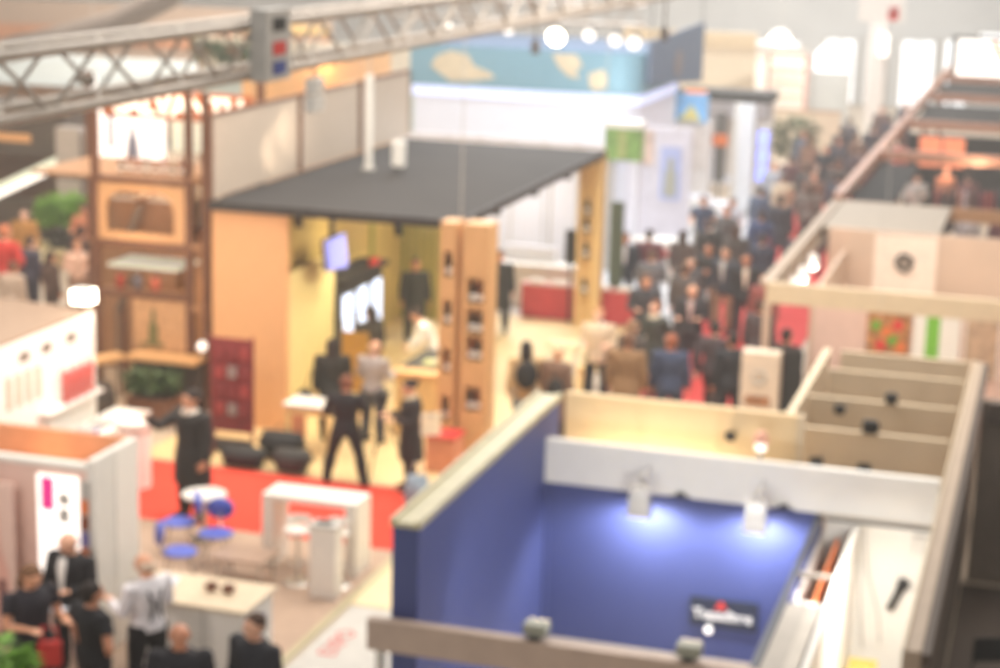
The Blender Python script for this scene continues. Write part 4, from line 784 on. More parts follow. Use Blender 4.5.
def blue_chair(x, y, rz, lb):
    t = thing('chair', lb, 'chair', (x, y, .02), 'blue lounge chairs', rz); mb = mat('chair_blue', '4f62c4', .5)
    part('seat', MB().ell((0, 0, .44), (.25, .24, .04), 18, 8), mb, t, smooth=True, local=True); part('backrest', MB().tube([(0, .24, .72), (0, .30, .73)], [(.2, .16), (.18, .14)], 20), mb, t, smooth=True, local=True); part('back_stem', MB().tube([(0, .15, .42), (0, .25, .5), (0, .27, .7)], .02, 8), M_chrome, t, local=True)
    for a, b in ((-1, -1), (1, -1), (-1, 1), (1, 1)): part('leg', MB().tube([(a*.12, b*.12, .42), (a*.2, b*.2, 0)], .015, 8), M_chrome, t, local=True)
    return t
blue_chair(-10.62, 22.45, .2, 'blue chair with an oval backrest beside the red carpet'); blue_chair(-10.75, 21.6, 2.2, 'blue chair nearer the white reception counter'); blue_chair(-11.3, 22.7, -1.2, 'pale lit blue chair beside the round white table')
t = thing('side_table', 'small round white table among the blue chairs', 'table', (-11.2, 23.3, .012)); part('table_top', MB().cyl(-11.2, 23.3, (.68, .71), .32, 24), M_white, t); part('pole', MB().cyl(-11.2, 23.3, (.04, .68), .03), M_chrome, t); part('base', MB().cyl(-11.2, 23.3, (.012, .04), .2), M_chrome, t)
t = thing('paper_bag', 'cream paper bag lying on the red carpet behind the oval blue backrest', 'bag', (-10.2, 24.0, .02)); part('bag_body', MB().box((-10.4, -10.05), (23.95, 24.15), (.022, .2), rz=.4, bev=.03), mat('paper_cream', 'e8c8a8', .7), t); part('handle', MB().tube([(-10.3, 24.05, .2), (-10.25, 24.05, .28), (-10.2, 24.05, .28), (-10.15, 24.05, .2)], .008, 6), M_white, t)
t = thing('carpet_shade_table', 'low taupe table added for carpet shading between the blue chairs and the high table', 'table', (-10.0, 21.9, .012)); part('table_top', MB().box((-10.35, -9.6), (21.7, 22.3), (.36, .4), bev=.01), mat('taupe_top', 'a58c7a', .4), t)  # carpet shading given shape as an added low table
for a, b in ((-10.28, 21.78), (-9.67, 21.78), (-10.28, 22.22), (-9.67, 22.22)): part('leg', MB().cyl(a, b, (.012, .36), .02), M_chrome, t)
t = thing('plug_box', 'small white floor socket box on the taupe carpet', 'socket box', (-9.3, 20.9, .012)); part('casing', MB().box((-9.42, -9.2), (20.8, 20.98), (.012, .09), bev=.02), M_white, t); part('lid', MB().box((-9.38, -9.24), (20.83, 20.95), (.09, .1)), M_grey, t)

# ================================================================ far left stands
t = thing('bar_stand', 'dark brown bar stand with a white green light strip at the left edge', 'exhibition booth', (-26, 42, 0))
part('canopy_panel', MB().box((-29, -24.5), (43.0, 46), (2.3, 3.45)), M_dkbrown, t); part('back_panel', MB().box((-29, -24.5), (45.9, 46), (0, 2.29)), mat('brown2', '7a5a44', .7), t); part('counter_front', MB().box((-29, -24.6), (42.6, 42.9), (0, 1.2)), M_dkbrown, t)
part('light_strip', MB().hexa([(-27.4, 42.3, .75), (-24.35, 42.3, 2.2), (-24.35, 42.9, 2.2), (-27.4, 42.9, .75)], [(-27.4, 42.3, 1.0), (-24.35, 42.3, 2.45), (-24.35, 42.9, 2.45), (-27.4, 42.9, 1.0)]), E_pale, t, 'lit white green strip'); part('light_strip', MB().hexa([(-27.4, 42.2, .62), (-24.35, 42.2, 2.08), (-24.35, 42.29, 2.08), (-27.4, 42.29, .62)], [(-27.4, 42.2, .74), (-24.35, 42.2, 2.19), (-24.35, 42.29, 2.19), (-27.4, 42.29, .74)]), E_white, t)
part('lit_panel', MB().box((-26.9, -25.5), (42.95, 42.995), (2.65, 2.85)), mat('brown_glow', 'c08a58', emit=.4), t)
for k, (x, lb) in enumerate(((-24.0, 'grey panel column right of the dark brown bar stand'), (-23.2, 'slim grey panel column next to the lit timber stand'))):
    t = thing('panel_column', lb, 'column', (x, 42, 0)); part('body_panel', MB().box((x-.33, x+.33), (42.2, 42.6), (0.05, 3.2)), mat('mauve_grey', 'a59a94', .6), t); part('seam', MB().box((x-.33, x+.33), (42.19, 42.199), (1.9, 1.95)), M_char, t); part('base', MB().box((x-.36, x+.36), (42.17, 42.63), (0, .05)), M_char, t)
t = thing('stage_platform', 'cream lit low platform behind the people on the left', 'platform', (-25, 39.5, 0)); part('deck', MB().box((-30, -23.2), (37.6, 41.8), (0.0, .35)), mat('cream_stage', 'e4cd9c', .6), t); part('edge', MB().box((-30, -23.2), (37.55, 37.599), (0, .36)), M_tan, t)
plant('shrub', -23.6, 41.2, .36, 900, .75, .85, 'round bright green shrub in a dark tub', M_green, True, .2)
t = thing('round_table', 'dark oval table on the cream platform', 'table', (-23.5, 38.6, .36)); part('table_top', MB().tube([(-23.5, 38.6, 1.05), (-23.5, 38.6, 1.1)], [(.55, .4), (.55, .4)], 24), M_char, t); part('pole', MB().cyl(-23.5, 38.6, (.39, 1.05), .04), M_char, t); part('base', MB().cyl(-23.5, 38.6, (.36, .39), .25), M_char, t)
t = thing('sideboard', 'dark low cabinet beside the green shrub', 'cabinet', (-22.7, 40.6, 0)); part('body_panel', MB().box((-22.95, -21.9), (40.4, 40.9), (0.0, .9)), M_dkbrown, t); part('worktop', MB().box((-23.0, -21.85), (40.35, 40.95), (.9, .95)), M_char, t); part('cabinet_door', MB().box((-22.9, -22.45), (40.37, 40.399), (.1, .85)), M_timber, t); part('cabinet_door', MB().box((-22.4, -21.95), (40.37, 40.399), (.1, .85)), M_timber, t)
t = thing('far_stand', 'brown stand with a grey blue awning seen through the truss', 'exhibition booth', (-33, 60, 0)); part('front_panel', MB().box((-40, -28.5), (62, 62.3), (0.3, 2.1)), mat('ochre_wall', '9a7048', .7, var=.2, scale=1), t); part('awning', MB().hexa([(-40, 61, 2.1), (-28.5, 61, 2.1), (-28.5, 64, 2.1), (-40, 64, 2.1)], [(-40, 61.8, 2.9), (-28.5, 61.8, 2.9), (-28.5, 64, 3.0), (-40, 64, 3.0)]), mat('awning_blue', 'a8b2b4', .6), t, 'grey blue awning'); part('post', MB().box((-28.7, -28.5), (61.8, 62), (0, 2.09)), M_tan, t); part('plinth', MB().box((-40, -28.5), (62, 62.3), (0, .29)), M_dkbrown, t)
t = thing('far_stand', 'pale stand with a sandy upper board and yellow strip at the top left', 'exhibition booth', (-38, 70, 0)); part('wall_panel', MB().box((-48, -28), (70, 70.3), (0, 4.6)), mat('rosy_grey', 'b09c8c', .7), t); part('upper_board', MB().box((-48, -28), (69.9, 69.99), (2.9, 3.6)), mat('sandy_orange', 'c08a68', .7, var=.15), t); part('yellow_strip', MB().box((-34, -28), (69.85, 69.89), (3.75, 4.1)), mat('straw', 'd8b878', .7), t, 'straw yellow strip')
t = thing('hanging_duct', 'dark curved duct hanging at the top left', 'duct', (-26, 55, 4)); part('pipe', MB().tube([(-36.5, 60, 3.4), (-34, 60, 4.0), (-32, 60, 4.6), (-30, 60, 5.6), (-29, 60, 6.6)], .45, 14), mat('duct_grey', '6f6660', .6), t, smooth=True)
for q in (0, 1): part('suspension_wire', MB().tube([(-33+q*3, 60, 4.6+q*1.2), (-33+q*3, 60, 9.5)], .02, 6), M_grey, t)
for k, (x, y, m1, lb) in enumerate(((-27.5, 52, M_green, 'row of green hanging plants behind the truss control box'), (-25.5, 58, mat('pale_teal', 'b9c4bc', .6), 'pale grey green stand front behind the truss'))):
    if k == 0:
        t = thing('hanging_planter', lb, 'plant', (x, y, 3)); part('planter_box', MB().box((-25.2, -22.6), (51.9, 52.2), (4.35, 4.6)), M_tan, t)
        mb = MB()
        for i in range(260): mb.leaf((random.uniform(-25.2, -22.6), random.uniform(51.85, 52.2), random.uniform(4.3, 4.8)), (random.uniform(-1, 1), random.uniform(-1, .2), random.uniform(-1.2, .4)), .35, .09)
        part('foliage', mb, M_dkgreen, t); part('support_post', MB().box((-25.1, -25.0), (52, 52.1), (0, 4.34)).box((-22.8, -22.7), (52, 52.1), (0, 4.34)), M_tan, t)
    else:
        t = thing('far_stand', lb, 'exhibition booth', (x, y, 0)); part('wall_panel', MB().box((-28, -20), (58, 58.2), (0, 4.4)), m1, t); part('header', MB().box((-28, -20), (57.85, 57.99), (3.5, 4.4)), mat('pale_sand', 'd0c4ae', .6), t)

# ================================================================ lighting truss
def truss(name, label, a, b, w, h, axis, n):
    """box truss from a to b along axis, chords w apart and h high"""
    t = thing(name, label, 'truss', a); a, b = V(a), V(b); L = (b-a); sdv = V((1, 0, 0)) if axis == 'y' else V((0, 1, 0)); up = V((0, 0, 1))
    cs = [sdv*(sx*w/2)+up*(sz*h/2) for sx, sz in ((-1, -1), (1, -1), (1, 1), (-1, 1))]
    for c in cs: part('chord', MB().tube([a+c, b+c], .045, 10), M_metal, t)
    def P(i, c): return a+L*(i/n)+c
    for f, (i0, i1) in enumerate(((0, 3), (1, 2), (0, 1), (3, 2))):
        mb = MB()
        for i in range(n):
            q, r = (cs[i0], cs[i1]) if i % 2 == 0 else (cs[i1], cs[i0])
            mb.tube([P(i, q), P(i+1, r)], .018, 6)
        part('bracing_lattice', mb, M_metal, t)
    return t
truss('lighting_truss', 'long aluminium box truss across the top left', (-7.45, 8, 7.62), (-7.45, 47, 7.62), .42, .46, 'y', 52)
t = thing('hanging_power_box', 'pale grey power box with dark, red and blue labels on the truss', 'box', (-7.1, 16.3, 7.6)); part('casing', MB().box((-7.19, -7.02), (15.98, 16.56), (7.34, 8.0), bev=.01), M_grey, t)
for z, c, lb in ((7.86, M_char, 'dark label'), (7.64, M_redp, 'red label'), (7.46, mat('label_blue', '3c4a8c', .5), 'blue label')): part('label_plate', MB().box((-7.019, -7.01), (16.13, 16.42), (z-.06, z+.06)), c, t, lb)
part('clamp', MB().box((-7.194, -7.191), (16.1, 16.35), (7.36, 7.45)), M_char, t)
t = thing('wireless_box', 'two white boxes hanging below the truss over the roof panels', 'box', (-7.45, 18.2, 7)); part('casing', MB().box((-7.5, -7.4), (18.05, 18.35), (7.03, 7.19), bev=.01), M_white, t); part('casing', MB().box((-7.5, -7.4), (18.05, 18.35), (6.84, 7.0), bev=.01), M_white, t); part('hanger', MB().cyl(-7.45, 18.2, (7.19, 7.36), .015), M_grey, t)
t = thing('stage_spotlight', 'white glowing stage light inside the truss at the left', 'spotlight', (-7.45, 13.4, 7.55)); part('lamp_head', MB().tube([(-7.45, 13.3, 7.56), (-7.4, 13.42, 7.54)], [.03, .05], 12), M_metal, t); part('lens', MB().tube([(-7.3995, 13.421, 7.539), (-7.39, 13.44, 7.53)], .05, 12), E_white, t)
truss('lighting_truss', 'dark cross truss hung with lamps above the teal fascia', (-17.5, 48.5, 6.25), (-10.6, 48.5, 6.25), .45, .5, 'x', 16)
for k, (x, z, s) in enumerate(((-15.9, 5.78, .16), (-15.0, 5.78, .16), (-14.2, 5.78, .14), (-12.9, 5.66, .26), (-12.0, 5.75, .18), (-11.3, 5.65, .18), (-10.8, 5.6, .2))):
    t = thing('stage_spotlight', ('big glaring' if k == 3 else 'white') + ' stage light on the cross truss, place %s from the left' % ('one', 'two', 'three', 'four', 'five', 'six', 'seven')[k], 'spotlight', (x, 48.2, z), 'stage lights on the cross truss')
    part('lamp_head', MB().tube([(x, 48.4, z+.08), (x, 48.15, z-.02)], [s*.7, s], 14), M_char, t); part('lens', MB().tube([(x, 48.149, z-.021), (x, 48.12, z-.03)], s*.92, 14), E_lamp if k == 3 else E_white, t); part('yoke', MB().tube([(x, 48.3, z+.05), (x, 48.3, 5.94)], .02, 6), M_char, t)
for x, z0, lb in ((-13.3, 5.2, 'left of two thin hoist chains hanging in front of the teal fascia'), (-9.9, 5.7, 'dark hoist hanging beside the navy banner')):
    t = thing('hanging_hoist', lb, 'hoist', (x, 47.6, z0)); part('motor_body', MB().box((x-.1, x+.1), (47.5, 47.7), (z0, z0+.35), bev=.03), M_dkbrown, t); part('chain_line', MB().cyl(x, 47.6, (z0+.35, 9.5), .025), M_dkbrown, t)

# ================================================================ big teal and white stand in the middle distance
T = thing('exhibition_booth', 'big stand with a teal map fascia over a white band', 'exhibition booth', (-14, 50, 0))
def rounded(x0, x1, y0, y1, r=.9, n=8):
    p = [(x0, y1), (x0, y0), (x1-r, y0)]
    for i in range(1, n+1): a = -PI/2+PI/2*i/n; p.append((x1-r+r*math.cos(a), y0+r+r*math.sin(a)))
    return p+[(x1, y1)]
fa = part('fascia', MB().prism(rounded(-17.6, -11.0, 50, 55.5), 'z', 4.02, 5.12), M_teal, T, 'teal fascia with sandy map shapes')
part('roof_panel', MB().prism(rounded(-17.5, -11.1, 50.1, 55.4), 'z', 5.121, 5.15), M_navy, T)  # added dark sheet dims the fascia top under the lamps
part('light_band', MB().prism(rounded(-17.55, -11.05, 50.05, 55.5), 'z', 3.72, 4.019), E_lightblue, T, 'pale blue lit band'); part('white_band', MB().prism(rounded(-17.5, -11.1, 50.1, 55.5), 'z', 2.3, 3.719), M_cold, T, 'white lower band')
def blob(cx, cz, pts): return [(cx+a, cz+b) for a, b in pts]
for k, pl in enumerate((blob(-16.2, 4.55, [(-.6,.3),(-.2,.45),(.3,.35),(.5,.05),(.95,-.1),(1.1,-.25),(.5,-.35),(-.2,-.4),(-.5,-.2),(-.8,0)]), blob(-13.1, 4.75, [(-.4,.3),(.3,.3),(.5,0),(.3,-.1),(.4,-.35),(.1,-.3),(-.2,-.05)]), blob(-12.2, 4.4, [(-.25,.15),(.15,.3),(.3,.1),(.25,-.2),(0,-.32),(-.2,-.2)]))):
    part('map_print', MB().prism(pl, 'y', 49.985, 49.999), M_sand, fa)
part('column', MB().box((-11.9, -11.3), (51, 51.6), (.012, 2.29)), M_cold, T); part('column', MB().box((-17.3, -16.7), (51, 51.6), (.012, 2.29)), M_cold, T)
t = thing('hanging_banner', 'dark grey blue banner with a brownish emblem right of the teal fascia', 'banner', (-10.8, 54, 4)); part('cloth_panel', MB().hexa([(-10.95, 50.6, 4.3), (-10.87, 50.6, 4.3), (-10.87, 58.4, 3.75), (-10.95, 58.4, 3.75)], [(-10.95, 50.6, 5.45), (-10.87, 50.6, 5.45), (-10.87, 58.4, 5.6), (-10.95, 58.4, 5.6)]), M_navy, t); part('emblem', MB().tube([(-10.869, 54.5, 4.6), (-10.85, 54.5, 4.6)], [(.4, .55), (.4, .55)], 16, side=(0, 0, 1)), mat('emblem_brown', '7d7270', .6), t)
for y in (50.8, 58.2): part('suspension_wire', MB().tube([(-10.91, y, 5.4), (-10.91, y, 9.5)], .015, 6), M_char, t)
# white back walls seen under the dark roof and to its right
t = thing('booth_wall', 'pale white panel wall behind the wooden columns', 'partition', (-12, 42, 0)); part('panel', MB().box((-15.5, -10.15), (42.6, 42.7), (.014, 3.6)), M_cold, t)
for k in range(6): part('joint_post', MB().box((-14.8+k*.8, -14.77+k*.8), (42.58, 42.599), (.016, 3.6)), M_grey, t)
for x, lb in ((-11.3, 'tall thin dark pole in front of the white panel wall, left one'), (-10.4, 'tall thin dark pole in front of the white panel wall, right one')): 
    t = thing('pole', lb, 'pole', (x, 42.2, .012)); part('tube', MB().cyl(x, 42.2, (.04, 3.3), .03), M_grey, t); part('base', MB().cyl(x, 42.2, (.012, .04), .18), M_char, t)
t = thing('reception_desk', 'white reception desk in front of the pale panel wall', 'counter', (-11.2, 40.8, .012)); part('front_panel', MB().box((-12.3, -10.2), (40.6, 41.1), (.012, .95)), M_white, t); part('worktop', MB().box((-12.35, -10.15), (40.5, 41.2), (.95, 1.0)), M_white, t); part('riser', MB().box((-12.0, -10.8), (40.95, 41.1), (1.0, 1.35)), M_cold, t)
t = thing('red_barrier', 'low red counter with white tops beyond the wooden stand', 'counter', (-10, 39, 0)); mr = mat('barrier_red', 'c4464a', .7)
part('front_panel', MB().box((-11.2, -9.3), (39.55, 39.7), (.012, .75)), mr, t); part('side_panel', MB().box((-9.29, -8.6), (39.55, 39.7), (0.012, .75)), mr, t); part('worktop', MB().box((-11.2, -8.6), (39.5, 39.75), (.75, .79)), mat('pinkish_top', 'd8a098', .6), t)
for k in range(5): part('white_tray', MB().box((-11.0+k*.5, -10.7+k*.5), (39.53, 39.72), (.791, .86)), M_white, t)
t = thing('low_table', 'cream low table with papers between the crowd and the red counter', 'table', (-9.3, 36.5, 0)); part('table_top', MB().box((-9.3, -8.6), (34.6, 35.1), (.6, .64)), M_cream, t)
for a, b in ((-9.2, 34.7), (-8.7, 34.7), (-9.2, 35.0), (-8.7, 35.0)): part('leg', MB().cyl(a, b, (.014, .6), .025), M_white, t)
t = thing('bench', 'pale wooden bench left of the woman in a cream jacket', 'bench', (-8.7, 33.9, .0)); part('seat', MB().box((-8.38, -7.5), (33.6, 34.0), (.42, .48)), M_wood2, t); part('leg', MB().box((-8.36, -8.28), (33.65, 33.95), (.0, .42)), M_wood2, t); part('leg', MB().box((-7.68, -7.6), (33.65, 33.95), (.0, .42)), M_wood2, t)
t = thing('light_cube', 'green leafy picture box on a tall post right of the white band', 'sign', (-10.4, 45.5, 0)); part('picture_panel', MB().box((-10.85, -9.95), (45.5, 46.0), (2.85, 3.65)), E_green, t, 'green leafy print'); part('top_band', MB().box((-10.88, -9.92), (45.47, 46.03), (3.65, 3.82)), M_white, t); part('leaf_print', MB().box((-10.5, -10.3), (45.48, 45.499), (2.9, 3.6)), mat('khaki', 'a0a868', .6), t)
part('post', MB().box((-10.8, -10.65), (45.6, 45.9), (.012, 2.849)), M_grey, t); part('post', MB().box((-10.15, -10.0), (45.6, 45.9), (.012, 2.849)), M_cold, t)
# exhibits right of the teal stand
t = thing('booth_wall', 'white wall with a blue person poster behind the light cube', 'partition', (-10, 48, 0)); part('panel', MB().box((-10.9, -9.2), (48.4, 48.5), (.014, 3.4)), mat('lilac_white', 'cfccd6', .6), t); part('blue_print', MB().box((-10.0, -9.45), (48.37, 48.399), (1.5, 2.9)), mat('pale_blue_print', 'aab4dc', .6), t, 'pale blue print'); part('figure_print', MB().tube([(-9.72, 48.36, 1.6), (-9.72, 48.36, 2.2), (-9.72, 48.36, 2.4)], [(.17, .01), (.14, .01), (.06, .01)], 12).ell((-9.72, 48.36, 2.5), (.09, .008, .12)), mat('figure_grey', 'a8a89a', .6), t)
part('pinkish_print', MB().box((-10.75, -10.2), (48.37, 48.399), (2.4, 3.3)), mat('blotch', 'd4bcae', .6, var=.3, scale=4), t)
t = thing('promo_table', 'white oval table with red lettering on its skirt', 'table', (-9.2, 45, .012)); part('table_top', MB().tube([(-9.25, 45.1, .98), (-9.25, 45.1, 1.02)], [(.75, .45), (.75, .45)], 24), M_white, t); part('skirt', MB().tube([(-9.25, 45.1, .02), (-9.25, 45.1, .979)], [(.7, .4), (.72, .42)], 24), M_matwhite, t)
text('lettering', 'AROMA', .4, M_redp, t, (-9.25, 44.66, .7), (PI/2, 0, 0), .01, bold=.01)
t = thing('poster_tower', 'white tower topped with a sky blue and yellow poster', 'display tower', (-10.6, 56, 0)); part('body_panel', MB().box((-11.2, -10.1), (56.05, 56.5), (.012, 2.75)), mat('tower_white', 'dcd6d0', .6), t); part('picture_panel', MB().box((-11.35, -10.2), (55.95, 56.04), (2.75, 3.6)), M_skyp, t, 'sky blue picture'); part('yellow_print', MB().prism([(-11.1, 2.78), (-10.4, 2.78), (-10.5, 3.0), (-10.7, 3.25), (-10.9, 3.0)], 'y', 55.93, 55.949), mat('print_yellow', 'd8cc80', .6), t); part('pebble_print', MB().box((-11.1, -10.2), (56.0, 56.049), (1.3, 2.6)), mat('pebbles', 'cfc6be', .7, var=.2, scale=7), t)
t = thing('banner_stand', 'dark upright banner with a tan middle, right of the poster tower', 'banner', (-9.8, 56.6, 0)); part('cloth_panel', MB().box((-10.05, -9.7), (56.6, 56.64), (.9, 3.0)), mat('dim', '5c5750', .7), t); part('tan_print', MB().box((-10.12, -9.65), (56.55, 56.599), (2.0, 2.35)), M_orangep, t); part('base', MB().box((-10.1, -9.65), (56.5, 56.75), (.014, .08)), M_char, t); part('pole', MB().cyl(-9.88, 56.62, (.08, .9), .03), M_char, t)
for x, lb in ((-9.03, 'thick white column right of the dark upright banner'),):
    t = thing('display_pillar', lb, 'column', (x, 56.1, 0)); part('shaft', MB().box((-9.25, -8.8), (56.1, 56.5), (.1, 3.3)), mat('pillar_white', 'd6d8da', .5), t); part('base', MB().box((-9.3, -8.75), (56.05, 56.55), (0, .1)), M_grey, t)
t = thing('display_pillar', 'slimmer white column left of the thick white column', 'column', (-9.5, 57.5, 0)); part('shaft', MB().box((-9.65, -9.4), (57.5, 57.8), (.1, 3.2)), M_white, t); part('base', MB().box((-9.7, -9.35), (57.45, 57.85), (0, .1)), M_grey, t)
t = thing('led_column', 'blue glowing screen column beside the white pillar', 'screen', (-8.55, 56.3, 0)); part('casing', MB().box((-8.72, -8.32), (56.3, 56.5), (0.0, 2.75)), M_grey, t)
for k in range(3): part('display', MB().box((-8.68, -8.36), (56.27, 56.299), (1.05+k*.53, 1.5+k*.53)), E_led, t)
for x0, x1, y, lb in ((-13.6, -12.2, 60.2, 'short dark canopy slab behind the light cube'), (-12.0, -9.0, 60.6, 'long dark canopy slab above the white columns')):
    t = thing('canopy_slab', lb, 'canopy', ((x0+x1)/2, y, 3)); part('slab_panel', MB().box((x0, x1), (y, y+1.6), (2.95, 3.25)), M_char, t); part('lamp_strip', MB().box((x0+.2, x0+.9), (y-.03, y-.002), (3.15, 3.28)), E_frame, t)
    for x in (x0+.1, x1-.1): part('post', MB().box((x-.05, x+.05), (y+.6, y+.7), (0, 2.949)), M_grey, t)
t = thing('booth_wall', 'white stand wall with pebble print behind the poster tower', 'partition', (-11, 62.5, 0)); part('panel', MB().box((-15, -9.2), (62.6, 62.7), (0, 2.9)), M_cold, t); part('pebble_print', MB().box((-11, -9.3), (62.57, 62.599), (.3, 2.2)), MATS['pebbles'], t)
for k, (x, y, lb) in enumerate(((-9.8, 53.2, 'left white display cube on the pale stand floor'), (-9.0, 52.4, 'right white display cube on the pale stand floor'))):
    t = thing('display_cube', lb, 'pedestal', (x, y, .012)); part('body_panel', MB().box((x-.3, x+.3), (y-.3, y+.3), (.03, .9)), M_white, t); part('top_plate', MB().box((x-.32, x+.32), (y-.32, y+.32), (.9, .93)), M_cold, t); part('plinth', MB().box((x-.26, x+.26), (y-.26, y+.26), (.012, .03)), M_grey, t)
t = thing('bin', 'white bin with a red top band beside the seated visitors', 'bin', (-7.9, 44.6, .012)); part('drum', MB().box((-8.1, -7.72), (44.5, 44.85), (.02, .7)), mat('bin_cream', 'd8cfc0', .6), t); part('top_band', MB().box((-8.12, -7.7), (44.48, 44.87), (.7, 1.05)), M_redp, t, 'red top band')

# ================================================================ far end of the hall
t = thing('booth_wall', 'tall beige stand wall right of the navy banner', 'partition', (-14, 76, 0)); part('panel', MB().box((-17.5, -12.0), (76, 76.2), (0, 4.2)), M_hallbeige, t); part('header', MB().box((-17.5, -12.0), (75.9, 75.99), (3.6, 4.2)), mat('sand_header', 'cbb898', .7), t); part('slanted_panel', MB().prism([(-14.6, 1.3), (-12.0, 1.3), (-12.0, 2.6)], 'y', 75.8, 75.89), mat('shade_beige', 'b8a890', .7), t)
t = thing('lit_stand', 'white lit stand with thin red uprights near the hall end', 'exhibition booth', (-12, 80, 0)); part('lit_panel', MB().box((-13.1, -10.5), (80, 80.1), (.4, 3.2)), mat('lit_soft', 'f4efe6', emit=.25), t); part('header', MB().box((-13.2, -10.4), (79.8, 80), (3.2, 3.5)), M_grey, t); part('plinth', MB().box((-13.1, -10.5), (79.9, 80.1), (0, .4)), M_hallbeige, t)
for x in (-13.15, -12.05, -10.45): part('upright', MB().box((x-.06, x+.06), (79.86, 79.98), (.0, 3.2)), mat('salmon_post', 'd8a090', .6), t)
for r in range(4): part('shelf', MB().box((-11.95, -10.55), (79.7, 79.98), (.8+r*.6, .84+r*.6)), M_hallbeige, t)
t = thing('pendant_lamp', 'glaring hall lamp above the white lit stand', 'lamp', (-11.5, 79, 4)); part('lamp_head', MB().tube([(-11.5, 79, 4.15), (-11.5, 78.9, 3.85)], [.3, .5], 18), M_white, t); part('lens', MB().tube([(-11.5, 78.899, 3.849), (-11.5, 78.87, 3.8)], .46, 18), E_lamp, t); part('suspension_wire', MB().cyl(-11.5, 79, (4.15, 9.5), .02), M_grey, t)
t = thing('roller_gate', 'grey roller gate under a bright arch at the hall end', 'gate', (-9.6, 80, 0)); part('gate_panel', MB().box((-10.25, -8.75), (80.3, 80.4), (0, 2.45)), mat('gate_grey', 'b4b7b4', .6), t); part('arch_light', MB().prism([(-10.2, 2.46), (-8.8, 2.46), (-8.8, 3.2), (-9.1, 3.55), (-9.5, 3.65), (-9.9, 3.55), (-10.2, 3.2)], 'y', 80.3, 80.4), E_day, t, 'bright arch'); part('frame', MB().box((-10.35, -10.26), (80.2, 80.4), (0, 3.2)).box((-8.74, -8.65), (80.2, 80.4), (0, 3.2)), M_grey, t)
t = thing('hall_column', 'massive white hall column near the far doors', 'column', (-7.4, 78, 0)); part('shaft', MB().box((-7.75, -7.05), (78, 78.7), (0.1, 9.6)), mat('column_white', 'd4d2cc', .7), t); part('base', MB().box((-7.85, -6.95), (77.9, 78.8), (0, .1)), M_grey, t); part('lit_plate', MB().box((-7.35, -6.95), (77.9, 77.99), (3.4, 4.3)), E_white, t)
t = thing('hanging_banner', 'white hanging banner with a red mark at the top right', 'banner', (-6.6, 70, 5.6)); part('cloth_panel', MB().box((-7.4, -5.75), (70, 70.05), (5.2, 6.4)), M_white, t); part('red_mark', MB().tube([(-6.15, 69.99, 5.45), (-6.15, 69.98, 5.45)], [(.22, .2), (.22, .2)], 12).box((-6.3, -5.98), (69.98, 69.995), (5.5, 5.75)), M_redp, t, 'red mark')
for x in (-7.3, -5.9): part('suspension_wire', MB().cyl(x, 70.02, (6.4, 9.6), .015), M_grey, t)
plant('potted_plant', -8.7, 64.5, 0, 240, .8, 1.7, 'tall dark green plant in the distance left of the crowd', M_dkgreen, True, .35)
t = thing('booth_wall', 'sandy low stand wall behind the distant crowd', 'partition', (-9.5, 71, 0)); part('panel', MB().box((-12.5, -7.9), (71, 71.1), (0, 1.7)), M_hallbeige, t); part('top_rail', MB().box((-12.5, -7.9), (70.98, 71.12), (1.7, 1.76)), M_tan, t)
# ================================================================ people
# near left
person(-10.55, 18.4, -10, 'hold', 'jacket', '1e1c1f', '1e1c1f', 'ring', 'e8e4e0', 'white haired man in a black suit and white shirt beside the pavilion', extra=(('shirt_front', 'f0ece6'),), bulk=1.18, skin=0)
person(-10.4, 17.25, 60, 'hold', 'tee', '25222a', '25222a', 'long', '6b4a30', 'brown haired woman in dark clothes holding a red bag at the bottom left', bulk=1.18, skin=1)
person(-9.5, 17.0, 150, 'hip', 'tee', '1c1a1e', '1c1a1e', 'short', '241a16', 'dark haired man in a black T-shirt seen from behind at the bottom left', bulk=1.18, skin=2)
person(-9.37, 18.0, -115, 'hold', 'shirt', 'e8e4e6', '1c1b1e', 'ring', 'd8c0a8', 'bald man in a white shirt with black shoulder straps', extra=(('strap', '1b1a1c'),), bulk=1.18, skin=1)
person(-8.1, 16.25, 20, 'stand', 'tee', '26242a', '26242a', 'ring', 'd9b49a', 'balding man whose head shows at the bottom edge before the white counter', bulk=1.18, skin=2)
person(-7.5, 16.75, -20, 'stand', 'jacket', '26262c', '26262c', 'short', '4a3326', 'brown haired man in a dark jacket at the bottom edge by the floor strip', bulk=1.18, skin=0)
t = thing('shoulder_bag', 'red bag held by the brown haired woman at the bottom left', 'bag', (-10.1, 17.05, .9)); part('bag_body', MB().box((-10.16, -9.9), (16.95, 17.05), (.75, 1.05), rz=.5, bev=.03), M_redp, t); part('strap', MB().tube([(-10.1, 16.97, 1.05), (-10.12, 17.0, 1.2), (-9.96, 17.03, 1.2), (-9.95, 17.03, 1.05)], .016, 6), M_redp, t)
t = thing('paper_sheet', 'white papers held by the white haired man in the black suit', 'paper', (-10.4, 17.7, 1.1)); part('sheet', MB().box((-10.5, -10.25), (17.6, 17.76), (1.12, 1.13)), M_white, t); part('sheet', MB().box((-10.46, -10.21), (17.58, 17.74), (1.131, 1.14)), M_cold, t)
